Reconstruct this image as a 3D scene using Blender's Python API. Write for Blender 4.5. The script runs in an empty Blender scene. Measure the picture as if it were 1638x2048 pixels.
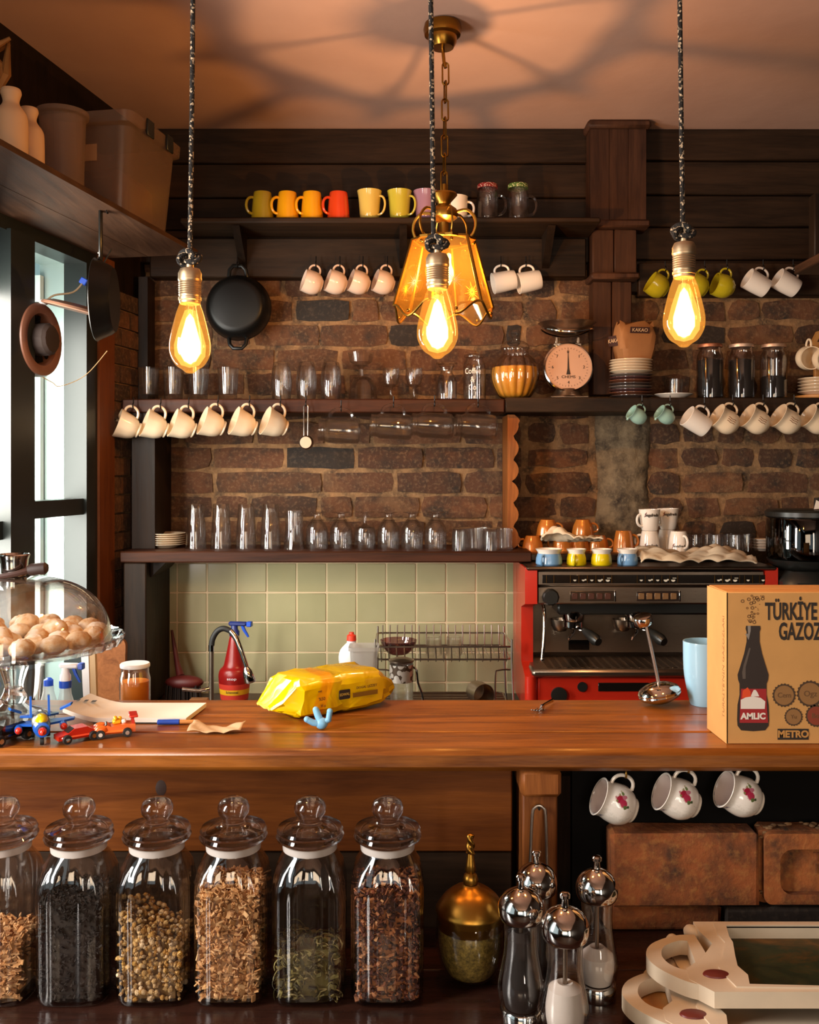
import bpy, bmesh, math, random
from mathutils import Matrix, Vector
random.seed(11)
scn = bpy.context.scene
COL = scn.collection
PI = math.pi

# ------------------------------------------------------------------ camera
F, CX, HY, CZ = 1900.0, 819.0, 940.0, 1.577        # focal length in pixels, vanishing point, eye height
def X(px, d): return (px - CX) * d / F
def Z(py, d): return CZ - (py - HY) * d / F
def P(px, py, d): return Vector((X(px, d), d, Z(py, d)))
cam = bpy.data.cameras.new('camera')
cam.sensor_fit = 'VERTICAL'; cam.sensor_height = 36.0
cam.lens = 36.0 * F / 2048.0
cam.shift_y = -(1024 - HY) / 2048.0
cam.clip_start = 0.05
cam_o = bpy.data.objects.new('camera', cam); COL.objects.link(cam_o)
cam_o.location = (0, 0, CZ); cam_o.rotation_euler = (PI / 2, 0, 0)
scn.camera = cam_o

# ------------------------------------------------------------------ world, lights, exposure
w = bpy.data.worlds.new('world'); scn.world = w; w.use_nodes = True
bg = w.node_tree.nodes['Background']
bg.inputs[0].default_value = (0.70, 0.87, 0.92, 1); bg.inputs[1].default_value = .72
def area(name, loc, target, sx, sy, power, col):
    l = bpy.data.lights.new(name, 'AREA'); l.shape = 'RECTANGLE'; l.size = sx; l.size_y = sy
    l.energy = power; l.color = col
    o = bpy.data.objects.new(name, l); COL.objects.link(o); o.location = loc
    o.rotation_euler = (Vector(target) - Vector(loc)).to_track_quat('-Z', 'Y').to_euler()
    return o
area('shop_window_daylight', (-1.30, 0.75, 1.66), (0.4, 1.9, 1.2), 0.26, 1.25, 40, (1.0, 0.93, 0.86))
area('street_door_daylight', (1.05, -2.6, 1.45), (0.2, 3.0, 1.3), 0.32, 1.9, 24, (1.0, 0.86, 0.70))
area('street_fill_light', (-0.55, -2.6, 1.75), (0.1, 3.0, 1.4), 1.4, 1.1, 26, (1.0, 0.72, 0.46))  # added broad warm fill from the unseen street side
area('kitchen_window_daylight', (-1.20, 2.30, 1.55), (0.6, 3.2, 1.0), 0.5, 1.0, 44, (1.0, 0.95, 0.85))
area('yard_daylight', (-1.75, 2.2, 2.8), (-2.3, 2.7, 1.3), 1.2, 0.8, 1.5, (0.86, 0.95, 1.0))
PENDANT_W, LANTERN_W = 4.5, 15.0
WARM = (1.0, 0.50, 0.17)
scn.view_settings.view_transform = 'Standard'; scn.view_settings.look = 'None'
scn.view_settings.gamma = 1.0; scn.view_settings.use_curve_mapping = False
scn.view_settings.exposure = 0.05
try:
    scn.cycles.transparent_max_bounces = 40; scn.cycles.max_bounces = 16; scn.cycles.transmission_bounces = 16
    scn.cycles.use_denoising = True; scn.cycles.sample_clamp_indirect = 4.0
    scn.cycles.caustics_reflective = False; scn.cycles.caustics_refractive = False
except Exception: pass

# ------------------------------------------------------------------ mesh helpers
class MB:
    def __init__(s): s.v = []; s.f = []
    def add(s, vs, fs, M=None):
        n = len(s.v)
        s.v += [tuple(M @ Vector(v)) for v in vs] if M is not None else [tuple(v) for v in vs]
        s.f += [tuple(i + n for i in f) for f in fs]
        return s
    def box(s, x0, x1, y0, y1, z0, z1, b=0.0, M=None):
        cx, cy, cz = (x0+x1)/2, (y0+y1)/2, (z0+z1)/2
        h = [abs(x1-x0)/2, abs(y1-y0)/2, abs(z1-z0)/2]
        S = [(i, j, k) for i in (-1, 1) for j in (-1, 1) for k in (-1, 1)]
        if b <= 0:
            vs = [(cx+i*h[0], cy+j*h[1], cz+k*h[2]) for i, j, k in S]
            fs = [(0,1,3,2), (4,6,7,5), (0,4,5,1), (2,3,7,6), (0,2,6,4), (1,5,7,3)]
            return s.add(vs, fs, M)
        b = min(b, *[q*0.95 for q in h])
        vs, idx = [], {}
        for sg in S:
            for ax in range(3):
                p = [sg[q]*(h[q] - (0 if q == ax else b)) for q in range(3)]
                idx[sg, ax] = len(vs); vs.append(Vector((cx+p[0], cy+p[1], cz+p[2])))
        fs = []
        for ax in range(3):
            o1, o2 = [q for q in range(3) if q != ax]
            for sg in (-1, 1):
                loop = []
                for u, v in ((-1,-1), (1,-1), (1,1), (-1,1)):
                    t = [0,0,0]; t[ax] = sg; t[o1] = u; t[o2] = v; loop.append(idx[tuple(t), ax])
                fs.append(loop)
            for u in (-1, 1):
                for v in (-1, 1):
                    loop = []
                    for sg, a in ((-1, o1), (1, o1), (1, o2), (-1, o2)):
                        t = [0,0,0]; t[ax] = sg; t[o1] = u; t[o2] = v; loop.append(idx[tuple(t), a])
                    fs.append(loop)
        for sg in S: fs.append([idx[sg, 0], idx[sg, 1], idx[sg, 2]])
        c = Vector((cx, cy, cz)); out = []
        for f in fs:
            n = (vs[f[1]]-vs[f[0]]).cross(vs[f[2]]-vs[f[1]])
            m = sum((vs[i] for i in f), Vector())/len(f)
            out.append(f if n.dot(m-c) > 0 else f[::-1])
        return s.add(vs, out, M)
    def lathe(s, prof, seg=24, M=None, rad=None):
        vs, fs, rows = [], [], []
        for r, z in prof:
            if r < 1e-6: rows.append([len(vs)]); vs.append((0, 0, z)); continue
            row = []
            for k in range(seg):
                t = 2*PI*k/seg; q = rad(t, r, z) if rad else r
                row.append(len(vs)); vs.append((q*math.cos(t), q*math.sin(t), z))
            rows.append(row)
        for a, b in zip(rows, rows[1:]):
            for k in range(seg):
                k2 = (k+1) % seg
                if len(a) == 1 and len(b) == 1: break
                if len(a) == 1: fs.append((a[0], b[k2], b[k]))
                elif len(b) == 1: fs.append((a[k], a[k2], b[0]))
                else: fs.append((a[k], a[k2], b[k2], b[k]))
        return s.add(vs, fs, M)
    def tube(s, pts, r, seg=8, closed=False, M=None, flat=1.0):
        pts = [Vector(p) for p in pts]; n = len(pts); vs, fs = [], []
        up = None
        for i, p in enumerate(pts):
            a = pts[(i-1) % n] if closed or i > 0 else p
            b = pts[(i+1) % n] if closed or i < n-1 else p
            t = (b-a).normalized()
            if up is None:
                up = Vector((0,0,1)) if abs(t.z) < .9 else Vector((0,1,0))
            u = (up - t*up.dot(t))
            u = u.normalized() if u.length > 1e-6 else t.orthogonal().normalized()
            up = u; v = t.cross(u)
            rr = r[i] if isinstance(r, (list, tuple)) else r
            for k in range(seg):
                q = 2*PI*k/seg
                vs.append(p + u*math.cos(q)*rr + v*math.sin(q)*rr*flat)
        for i in range(n if closed else n-1):
            j = (i+1) % n
            for k in range(seg):
                k2 = (k+1) % seg
                fs.append((i*seg+k, i*seg+k2, j*seg+k2, j*seg+k))
        if not closed:
            fs.append(tuple(range(seg))[::-1]); fs.append(tuple((n-1)*seg+k for k in range(seg)))
        return s.add(vs, fs, M)
    def prism(s, out, z0, z1, M=None):
        n = len(out)
        vs = [(x, y, z0) for x, y in out] + [(x, y, z1) for x, y in out]
        fs = [tuple(range(n))[::-1], tuple(range(n, 2*n))] + [(i, (i+1) % n, n+(i+1) % n, n+i) for i in range(n)]
        return s.add(vs, fs, M)
    def ring(s, out, inn, z0, z1, M=None, lip=0.0):
        n = len(out)
        vs = [(x,y,z0) for x,y in out]+[(x,y,z1) for x,y in out]+[(x,y,z0) for x,y in inn]+[(x,y,z1-lip) for x,y in inn]
        fs = []
        for i in range(n):
            j = (i+1) % n
            fs += [(i,j,n+j,n+i), (2*n+j,2*n+i,3*n+i,3*n+j), (n+i,n+j,3*n+j,3*n+i), (j,i,2*n+i,2*n+j)]
        return s.add(vs, fs, M)
    def ball(s, c, r, seg=16, rings=8, M=None):
        if not isinstance(r, (tuple, list)): r = (r, r, r)
        T = Matrix.Translation(c) @ Matrix.Diagonal((r[0], r[1], r[2], 1))
        T = M @ T if M is not None else T
        return s.lathe([(math.sin(PI*i/rings) if 0 < i < rings else 0, -math.cos(PI*i/rings)) for i in range(rings+1)], seg, T)
    def mesh(s, name, smooth=True, fix=True, ang=38):
        me = bpy.data.meshes.new(name); me.from_pydata(s.v, [], s.f)
        if fix:
            bm = bmesh.new(); bm.from_mesh(me); bmesh.ops.recalc_face_normals(bm, faces=bm.faces); bm.to_mesh(me); bm.free()
        if smooth:
            me.polygons.foreach_set('use_smooth', [True]*len(me.polygons))
            me.set_sharp_from_angle(angle=math.radians(ang))
        me.materials.append(None); me.update()
        return me

def obj(name, g, m, parent=None, M=None, smooth=True, kind=None, fix=True, ang=38):
    me = g.mesh(name, smooth, fix, ang) if isinstance(g, MB) else g
    o = bpy.data.objects.new(name, me); COL.objects.link(o)
    o.material_slots[0].link = 'OBJECT'; o.material_slots[0].material = m
    if parent is not None: o.parent = parent
    if M is not None: o.matrix_local = M
    if kind: o['kind'] = kind
    return o
def tag(o, label, cat, group=None):
    o['label'] = label; o['category'] = cat
    if group: o['group'] = group
    return o
def thing(name, label, cat, loc=(0,0,0), M=None, group=None, rz=0.0):
    o = bpy.data.objects.new(name, None); COL.objects.link(o); o.empty_display_size = .02
    o.matrix_world = M if M is not None else Matrix.Translation(loc) @ Matrix.Rotation(rz, 4, 'Z')
    return tag(o, label, cat, group)
def root(name, kind='structure'):
    o = bpy.data.objects.new(name, None); COL.objects.link(o); o['kind'] = kind; return o
def copy(o, loc=None, M=None, label=None, group=None):
    c = o.copy(); COL.objects.link(c)
    for ch in o.children:
        k = ch.copy(); COL.objects.link(k); k.parent = c
        for g in ch.children:
            q = g.copy(); COL.objects.link(q); q.parent = k
    if loc is not None: c.location = loc
    if M is not None: c.matrix_world = M
    if label: c['label'] = label
    if group: c['group'] = group
    return c
def T(x, y, z): return Matrix.Translation((x, y, z))
def RX(a): return Matrix.Rotation(math.radians(a), 4, 'X')
def RY(a): return Matrix.Rotation(math.radians(a), 4, 'Y')
def RZ(a): return Matrix.Rotation(math.radians(a), 4, 'Z')
def arc(cx, cy, r, a0, a1, n, ry=None):
    ry = r if ry is None else ry
    return [(cx+r*math.cos(math.radians(a0+(a1-a0)*i/(n-1))), cy+ry*math.sin(math.radians(a0+(a1-a0)*i/(n-1)))) for i in range(n)]
def vessel(outer, t=.0022, base=.004):
    """closed wall profile: outer (r,z) from the bottom centre to the rim, then the inside back down"""
    inn = [(max(r-t, 0.001), max(z, base)) for r, z in outer if r > t*1.2]
    inn = [p for p in inn if p[1] > base*0.99]
    res = list(outer) + inn[::-1] + [(0, base)]
    return [p for i, p in enumerate(res) if i == 0 or (abs(p[0]-res[i-1][0])+abs(p[1]-res[i-1][1])) > 1e-6]
def smoothprof(pts, n=4):
    """Catmull-Rom through profile points"""
    out = []
    for i in range(len(pts)-1):
        p0 = pts[max(i-1, 0)]; p1 = pts[i]; p2 = pts[i+1]; p3 = pts[min(i+2, len(pts)-1)]
        for k in range(n):
            t = k/n
            out.append(tuple(.5*((2*p1[q]) + (-p0[q]+p2[q])*t + (2*p0[q]-5*p1[q]+4*p2[q]-p3[q])*t*t + (-p0[q]+3*p1[q]-3*p2[q]+p3[q])*t**3) for q in range(len(p1))))
    out.append(tuple(pts[-1]))
    return out
def text_mb(s, size, depth=.0004, bend=None, bold=0.0, sx=1.0, align='CENTER'):
    cu = bpy.data.curves.new('t', 'FONT'); cu.body = s; cu.size = size; cu.align_x = align; cu.align_y = 'CENTER'
    cu.extrude = depth; cu.offset = bold; cu.resolution_u = 3
    o = bpy.data.objects.new('t', cu); COL.objects.link(o)
    bpy.context.view_layer.update()
    me = o.to_mesh(); mb = MB()
    vs = []
    for v in me.vertices:
        x, y, z = v.co; x *= sx
        if bend: a = x/bend; vs.append(((bend+z)*math.sin(a), -(bend+z)*math.cos(a), y))
        else: vs.append((x, -z, y))
    mb.add(vs, [tuple(p.vertices) for p in me.polygons])
    o.to_mesh_clear(); bpy.data.objects.remove(o); bpy.data.curves.remove(cu)
    return mb                                           # reads from -Y
CACHE = {}
def cached(key, fn):
    if key not in CACHE: CACHE[key] = fn()
    return CACHE[key]

# ------------------------------------------------------------------ materials
def hexc(h, a=1.0):
    h = h.lstrip('#'); c = [int(h[i:i+2], 16)/255 for i in (0, 2, 4)]
    return tuple(q/12.92 if q <= .04045 else ((q+.055)/1.055)**2.4 for q in c) + (a,)
class NT:
    def __init__(s, name):
        s.m = bpy.data.materials.new(name); s.m.use_nodes = True; s.t = s.m.node_tree; s.t.nodes.clear()
        s.out = s.n('ShaderNodeOutputMaterial')
    def n(s, typ, **kw):
        nd = s.t.nodes.new(typ)
        for k, v in kw.items():
            if k.startswith('i_'):
                q = k[2:]; nd.inputs[int(q) if q.isdigit() else q.replace('_', ' ')].default_value = v
            else: setattr(nd, k, v)
        return nd
    def l(s, a, b): s.t.links.new(a, b)
    def bsdf(s, col=None, rough=.5, metal=0.0, **kw):
        b = s.n('ShaderNodeBsdfPrincipled')
        if col is not None: b.inputs['Base Color'].default_value = col
        b.inputs['Roughness'].default_value = rough; b.inputs['Metallic'].default_value = metal
        for k, v in kw.items(): b.inputs[k.replace('_', ' ')].default_value = v
        s.l(b.outputs[0], s.out.inputs[0]); return b
    def coords(s, scale=(1,1,1), rnd=0.0, kind='Object'):
        tc = s.n('ShaderNodeTexCoord'); mp = s.n('ShaderNodeMapping'); mp.inputs['Scale'].default_value = scale
        s.l(tc.outputs[kind], mp.inputs[0])
        if rnd:
            oi = s.n('ShaderNodeObjectInfo'); ml = s.n('ShaderNodeMath', operation='MULTIPLY', i_1=rnd)
            s.l(oi.outputs['Random'], ml.inputs[0]); s.l(ml.outputs[0], mp.inputs['Location'])
        return mp.outputs[0]
    def noise(s, vec, scale, detail=4, rough=.55, dist=0.0):
        nd = s.n('ShaderNodeTexNoise'); nd.inputs['Scale'].default_value = scale; nd.inputs['Detail'].default_value = detail
        nd.inputs['Roughness'].default_value = rough; nd.inputs['Distortion'].default_value = dist
        s.l(vec, nd.inputs['Vector']); return nd.outputs['Fac']
    def ramp(s, fac, stops):
        r = s.n('ShaderNodeValToRGB'); e = r.color_ramp.elements
        while len(e) < len(stops): e.new(.5)
        for q, (p, c) in zip(e, stops): q.position = p; q.color = c
        s.l(fac, r.inputs[0]); return r.outputs[0]
    def mix(s, fac, a, b, blend='MIX'):
        m = s.n('ShaderNodeMix', data_type='RGBA', blend_type=blend)
        for sock, v in ((m.inputs[0], fac), (m.inputs[6], a), (m.inputs[7], b)):
            if hasattr(v, 'links'): s.l(v, sock)
            else: sock.default_value = v
        return m.outputs[2]
    def math(s, op, a, b=None, clamp=False):
        m = s.n('ShaderNodeMath', operation=op, use_clamp=clamp)
        for i, v in enumerate((a, b)):
            if v is None: continue
            if hasattr(v, 'links'): s.l(v, m.inputs[i])
            else: m.inputs[i].default_value = v
        return m.outputs[0]
    def bump(s, h, b, strength=.3, dist=.002):
        nd = s.n('ShaderNodeBump'); nd.inputs['Strength'].default_value = strength; nd.inputs['Distance'].default_value = dist
        s.l(h, nd.inputs['Height']); s.l(nd.outputs[0], b.inputs['Normal'])
def simple(name, col, rough=.5, metal=0.0, var=0.0, **kw):
    t = NT(name); b = t.bsdf(hexc(col) if isinstance(col, str) else col, rough, metal, **kw)
    if var:
        c = hexc(col); f = t.noise(t.coords(rnd=9.0), 18)
        t.l(t.ramp(f, [(.3, tuple(q*(1-var) for q in c[:3])+(1,)), (.7, tuple(min(1, q*(1+var)) for q in c[:3])+(1,))]), b.inputs['Base Color'])
    return t.m
def wood(name, dark, light, axis='X', rough=.45, scale=1.0, bump=.25, coat=0.0, spec=.15):
    t = NT(name); b = t.bsdf(rough=rough, Specular_IOR_Level=spec)
    sc = {'X': (1.2, 14, 14), 'Y': (14, 1.2, 14), 'Z': (14, 14, 1.2)}[axis]
    v = t.coords(tuple(q*scale for q in sc), rnd=23.0)
    f1 = t.noise(v, 1.6, 5, .6, 1.2); f2 = t.noise(v, 9, 3, .7, .3)
    v2 = t.coords((2.5, 2.5, 2.5), rnd=5.0); f3 = t.noise(v2, 1.3, 3)
    f = t.math('ADD', t.math('MULTIPLY', f1, .6), t.math('ADD', t.math('MULTIPLY', f2, .25), t.math('MULTIPLY', f3, .25)))
    d, l = hexc(dark), hexc(light); m = tuple((p+q)/2 for p, q in zip(d, l))
    col = t.ramp(f, [(.38, d), (.55, m), (.72, l)])
    oi = t.n('ShaderNodeObjectInfo')
    br = t.math('ADD', t.math('MULTIPLY', oi.outputs['Random'], .35), .82)
    hs = t.n('ShaderNodeHueSaturation'); t.l(br, hs.inputs['Value']); t.l(col, hs.inputs['Color'])
    t.l(hs.outputs[0], b.inputs['Base Color'])
    t.l(t.math('ADD', t.math('MULTIPLY', f2, .25), rough-.12), b.inputs['Roughness'])
    t.bump(f2, b, bump, .0015)
    if coat: b.inputs['Coat Weight'].default_value = coat; b.inputs['Coat Roughness'].default_value = .18
    return t.m
def brickmat(name, stops, bump=.7, patch=None, smear=None):
    t = NT(name); b = t.bsdf(rough=.92)
    oi = t.n('ShaderNodeObjectInfo'); v = t.coords(rnd=31.0, kind='Object')
    f = t.noise(v, 14, 6, .62); g = t.noise(v, 90, 3, .6)
    base = t.ramp(oi.outputs['Random'], stops)
    dk = t.mix(t.ramp(f, [(.42, (0,0,0,1)), (.68, (1,1,1,1))]), base, (.028, .018, .012, 1))
    sm = t.noise(v, 5, 5, .7, .5)
    dk = t.mix(t.ramp(sm, [(.55, (0,0,0,1)), (.68, (.6,.6,.6,1))]), dk, hexc(smear)) if smear else dk
    pl = t.mix(t.ramp(g, [(.50, (0,0,0,1)), (.75, (.5,.5,.5,1))]), dk, hexc(patch or '#8a6a4c'))
    t.l(pl, b.inputs['Base Color'])
    t.bump(t.math('ADD', t.math('MULTIPLY', f, .8), t.math('MULTIPLY', g, .35)), b, bump, .006)
    return t.m
def glassmat(name, tint=(1,1,1), edge=(.55,.52,.5), refl=1.0, rough=.02, emit=None, frost=0.0, frostcol=(.75, .72, .68)):
    t = NT(name)
    lw = t.n('ShaderNodeLayerWeight', i_Blend=.5)
    fac = lw.outputs['Facing']
    p4 = t.math('POWER', fac, 4.0)
    tr = t.n('ShaderNodeBsdfTransparent')
    t.l(t.mix(t.math('POWER', fac, 2.5), tuple(tint)+(1,), tuple(a*b for a, b in zip(tint, edge))+(1,)), tr.inputs[0])
    gl = t.n('ShaderNodeBsdfGlossy'); gl.inputs['Roughness'].default_value = rough; gl.inputs['Color'].default_value = (1,1,1,1)
    mx = t.n('ShaderNodeMixShader')
    t.l(t.math('ADD', t.math('MULTIPLY', p4, .55*refl), .045*refl), mx.inputs[0])
    t.l(tr.outputs[0], mx.inputs[1]); t.l(gl.outputs[0], mx.inputs[2])
    last = mx
    if frost:
        df = t.n('ShaderNodeBsdfDiffuse'); df.inputs[0].default_value = tuple(frostcol)+(1,)
        tl = t.n('ShaderNodeBsdfTranslucent'); tl.inputs[0].default_value = tuple(frostcol)+(1,)
        m0 = t.n('ShaderNodeMixShader', i_0=.5); t.l(df.outputs[0], m0.inputs[1]); t.l(tl.outputs[0], m0.inputs[2])
        m2 = t.n('ShaderNodeMixShader', i_0=frost); t.l(mx.outputs[0], m2.inputs[1]); t.l(m0.outputs[0], m2.inputs[2]); last = m2
    if emit:
        em = t.n('ShaderNodeEmission'); em.inputs[0].default_value = tuple(emit[:3])+(1,); em.inputs[1].default_value = emit[3]
        ad = t.n('ShaderNodeAddShader'); t.l(last.outputs[0], ad.inputs[0]); t.l(em.outputs[0], ad.inputs[1]); last = ad
    t.l(last.outputs[0], t.out.inputs[0])
    return t.m
def emitmat(name, col, s):
    t = NT(name); e = t.n('ShaderNodeEmission'); e.inputs[0].default_value = tuple(col)+(1,); e.inputs[1].default_value = s
    t.l(e.outputs[0], t.out.inputs[0]); return t.m
def metal(name, col, rough=.2, brush=None):
    t = NT(name); b = t.bsdf(hexc(col), rough, 1.0)
    if brush:
        v = t.coords(brush); f = t.noise(v, 30, 3)
        t.l(t.math('ADD', t.math('MULTIPLY', f, .25), rough-.1, True), b.inputs['Roughness'])
    return t.m
def ceram(name, col, rough=.18, **kw): return simple(name, col, rough, 0.0, Coat_Weight=.4, Coat_Roughness=.08, **kw)
def flakemat(name, cols, rough=.85):
    t = NT(name); b = t.bsdf(rough=rough); g = t.n('ShaderNodeNewGeometry')
    n = len(cols)
    t.l(t.ramp(g.outputs['Random Per Island'], [(i/(n-1) if n > 1 else 0, hexc(c)) for i, c in enumerate(cols)]), b.inputs['Base Color'])
    return t.m

M = {}
M['counter'] = wood('counter_wood', '#4f250d', '#a6611f', 'X', .34, 1.0, .22, .2, .4)
M['panel'] = wood('panel_wood', '#52280e', '#8c4e1c', 'X', .5, .8)
M['darkwood'] = wood('dark_wood', '#1c140e', '#3a291c', 'X', .5)
M['darkwoodz'] = wood('dark_wood_upright', '#16100c', '#2c1f16', 'Z', .5)
M['darkwoody'] = wood('dark_wood_deep', '#2e1e15', '#523828', 'Y', .55)
M['shelf'] = wood('shelf_wood', '#27150d', '#4c2a1a', 'X', .45, 1.0, .25, .0)
M['jamb'] = wood('jamb_wood', '#4e2814', '#74401f', 'Z', .5)
M['postwood'] = wood('post_wood', '#5c2f16', '#a0602e', 'Z', .45)
M['black'] = simple('black_paint', '#1d1d1b', .35)
M['blackmatte'] = simple('black_matte', '#0d0b0a', .8, 0, 0, Specular_IOR_Level=.1)
M['iron'] = simple('cast_iron', '#121110', .36, .2, 0, Specular_IOR_Level=.3)
M['frame'] = simple('dark_green_frame', '#161b19', .38)
M['reveal'] = simple('painted_reveal', '#9fb0ac', .25, .35)
M['white'] = ceram('white_china', '#ece2d6')
M['cream'] = ceram('cream_china', '#e9d3b4')
M['plaster'] = simple('ceiling_plaster', '#cfb6a0', .9, 0, .05)
M['rubber'] = simple('black_rubber', '#141414', .6)
M['chrome'] = metal('chrome', '#d6d2cd', .09)
M['steel'] = metal('brushed_steel', '#a09080', .30, (1, 1, 60))
M['steeldark'] = metal('dark_steel', '#66574a', .34)
M['wire'] = metal('steel_wire', '#a89c92', .28)
M['brass'] = metal('brass', '#a87c34', .33)
M['brassdark'] = metal('aged_brass', '#8a6326', .3)
M['socket'] = metal('aluminium_socket', '#c9b08e', .42, (1, 1, 80))
def realglass(name, tint=(1, 1, 1), rough=0.0):
    t = NT(name); g = t.n('ShaderNodeBsdfGlass'); g.inputs['Color'].default_value = tuple(tint)+(1,); g.inputs['Roughness'].default_value = rough; g.inputs['IOR'].default_value = 1.47
    t.l(g.outputs[0], t.out.inputs[0]); return t.m
def mixglass(name, share, tint, edge, refl):
    m = glassmat(name, tint, edge, refl); t = m.node_tree; o = next(n for n in t.nodes if n.type == 'OUTPUT_MATERIAL')
    a = o.inputs[0].links[0].from_socket; g = t.nodes.new('ShaderNodeBsdfGlass'); g.inputs['IOR'].default_value = 1.45
    x = t.nodes.new('ShaderNodeMixShader'); x.inputs[0].default_value = share
    t.links.new(a, x.inputs[1]); t.links.new(g.outputs[0], x.inputs[2]); t.links.new(x.outputs[0], o.inputs[0]); return m
M['glass'] = mixglass('clear_glass', .28, (1, 1, 1), (.75, .72, .70), 1.25)
M['jarglass'] = glassmat('jar_glass', (.97,.96,.95), (.55,.50,.48), 1.5)
M['milkglass'] = glassmat('milky_plastic', (.86,.76,.68), (.6,.5,.45), .8, .25, frost=.30, frostcol=(.50, .36, .28))
M['pane'] = glassmat('window_pane', (.97,1,1), (.9,.95,.95), .6)
M['amber'] = glassmat('amber_panel', (.97,.86,.60), (.85,.7,.45), 1.2, frost=.022, frostcol=(.85, .50, .12))
M['seal'] = simple('silicone_seal', '#d8cfc8', .4, 0, 0, Transmission_Weight=.3)
M['red'] = simple('red_enamel', '#be2a18', .28, 0, 0, Coat_Weight=.3)
M['redplastic'] = simple('red_plastic', '#8a1513', .3)
M['blueplastic'] = simple('blue_plastic', '#1f4fc0', .35)
M['whiteplastic'] = simple('white_plastic', '#e6e8ea', .35)
M['paper'] = simple('paper', '#e9dfd2', .8)
M['cloth'] = simple('linen_cloth', '#c9b79c', .95, 0, .12)
M['kraft'] = simple('kraft_cardboard', '#cc9656', .8, 0, .06)
M['ink'] = simple('black_ink', '#2a211a', .7)
M['cork'] = simple('light_wood', '#c48a4a', .5, 0, .15)
# ================================================================== the room
M['brick'] = brickmat('old_brick', [(0.0, hexc('#55351f')), (.3, hexc('#684128')), (.6, hexc('#482c1c')), (.8, hexc('#70482c')), (1.0, hexc('#382318'))], 1.0, None, '#745438')
M['brickdark'] = brickmat('burnt_brick', [(0, hexc('#26201c')), (1, hexc('#332821'))], .6, '#5a4a3c')
M['brickbig'] = brickmat('fire_brick', [(0, hexc('#8f4c26')), (1, hexc('#a8602f'))], .8, '#b07a40')
M['mortar'] = brickmat('lime_mortar', [(0, hexc('#8e6a46')), (1, hexc('#8e6a46'))], .9, '#ae8860')
M['cement'] = brickmat('rough_cement', [(0, hexc('#7b6a52')), (1, hexc('#7b6a52'))], 1.0, '#8f7d62')
def tilemat():
    t = NT('sage_tile'); b = t.bsdf(rough=.16)
    oi = t.n('ShaderNodeObjectInfo')
    c = t.ramp(oi.outputs['Random'], [(0, hexc('#aeaa82')), (.5, hexc('#b8b28a')), (1, hexc('#c0b892'))])
    f = t.noise(t.coords(rnd=7.0), 9, 3)
    t.l(t.mix(.12, c, t.ramp(f, [(.35, hexc('#999674')), (.7, hexc('#c6bf9a'))])), b.inputs['Base Color'])
    t.bump(f, b, .12, .002); b.inputs['Coat Weight'].default_value = .3
    return t.m
M['tile'] = tilemat()
M['grout'] = simple('grout', '#e0cba6', .85)
def struct(name, g, m, parent=None, smooth=True):
    o = obj(name, g, m, parent, smooth=smooth)
    if parent is None: o['kind'] = 'structure'
    return o
struct('floor', MB().box(-2.4, 1.7, -3.1, 3.4, -.1, 0), M['darkwoody'])
CEIL = 2.716
def ceilmat():
    t = NT('ceiling_paint'); b = t.bsdf(rough=.9)
    f = t.noise(t.coords(), 2.0, 5)
    t.l(t.ramp(f, [(.3, hexc('#b8917f')), (.7, hexc('#c8a08c'))]), b.inputs['Base Color'])
    t.bump(t.noise(t.coords(), 7, 4), b, .25, .01)
    return t.m
struct('ceiling', MB().box(-1.62, 1.7, -3.1, 3.4, CEIL, CEIL+.1), ceilmat())
struct('wall_right', MB().box(1.50, 1.62, -3.1, 3.3, 0, CEIL), M['darkwoodz'])
# the street side behind the camera, open between low wall, piers and lintel (shop front)
g = MB().box(-2.4, 1.62, -3.1, -3.0, 0, .75).box(-2.4, 1.62, -3.1, -3.0, 2.35, CEIL)
g.box(-2.4, -1.35, -3.1, -3.0, .75, 2.35).box(1.45, 1.62, -3.1, -3.0, .75, 2.35)
struct('wall_front', g, M['darkwoodz'])
wb = struct('wall_back', MB().box(-1.15, 1.62, 3.215, 3.4, 0, CEIL), M['mortar'])
# ---- brick courses
SW = 1900/3.215
def wx(px): return (px-CX)/SW
def wz(py): return CZ-(py-HY)/SW
def brick(x0, x1, z0, z1, mat, parent, d0=3.204, d1=3.26, j=.0028, b=.007):
    d0 += random.uniform(-.003, .005); nx, nz = 5, 3; g = MB(); r = random.uniform
    for k in range(nz):
        for i in range(nx):
            ed = i in (0, nx-1) or k in (0, nz-1); co = i in (0, nx-1) and k in (0, nz-1)
            x = x0+(x1-x0)*i/(nx-1)+r(-j, j)*(1.5 if i in (0, nx-1) else 1); z = z0+(z1-z0)*k/(nz-1)+r(-j, j)*(1 if ed else 2)
            if co: x += .004*(1 if i == 0 else -1); z += .004*(1 if k == 0 else -1)
            g.v.append((x, d0+(.005 if ed else 0)+r(-.0015, .0015), z))
    ring = list(range(nx))+[nx*2-1, nx*3-1]+[nx*2+i for i in range(nx-2, -1, -1)]+[nx]
    for k in range(nz-1):
        for i in range(nx-1): a = k*nx+i; g.f.append((a, a+1, a+nx+1, a+nx))
    n0 = len(g.v); g.v += [(g.v[i][0], d1, g.v[i][2]) for i in ring]
    for q in range(len(ring)):
        q2 = (q+1) % len(ring); g.f.append((ring[q2], ring[q], n0+q, n0+q2))
    return obj('brick', g, mat, parent, ang=60, fix=False)
fixed = {4: [295, 425, 570, 712, 848, 990, 1046], 3: [295, 430, 645, 790, 926, 1046], 5: [295, 362, 512, 652, 742, 925, 1046],
         10: [295, 430, 588, 702, 760, 905, 1046], 9: [295, 430, 505, 640, 776, 850, 1010, 1046]}
dark = {(4, 2), (10, 2), (9, 4), (9, 6)}
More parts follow.
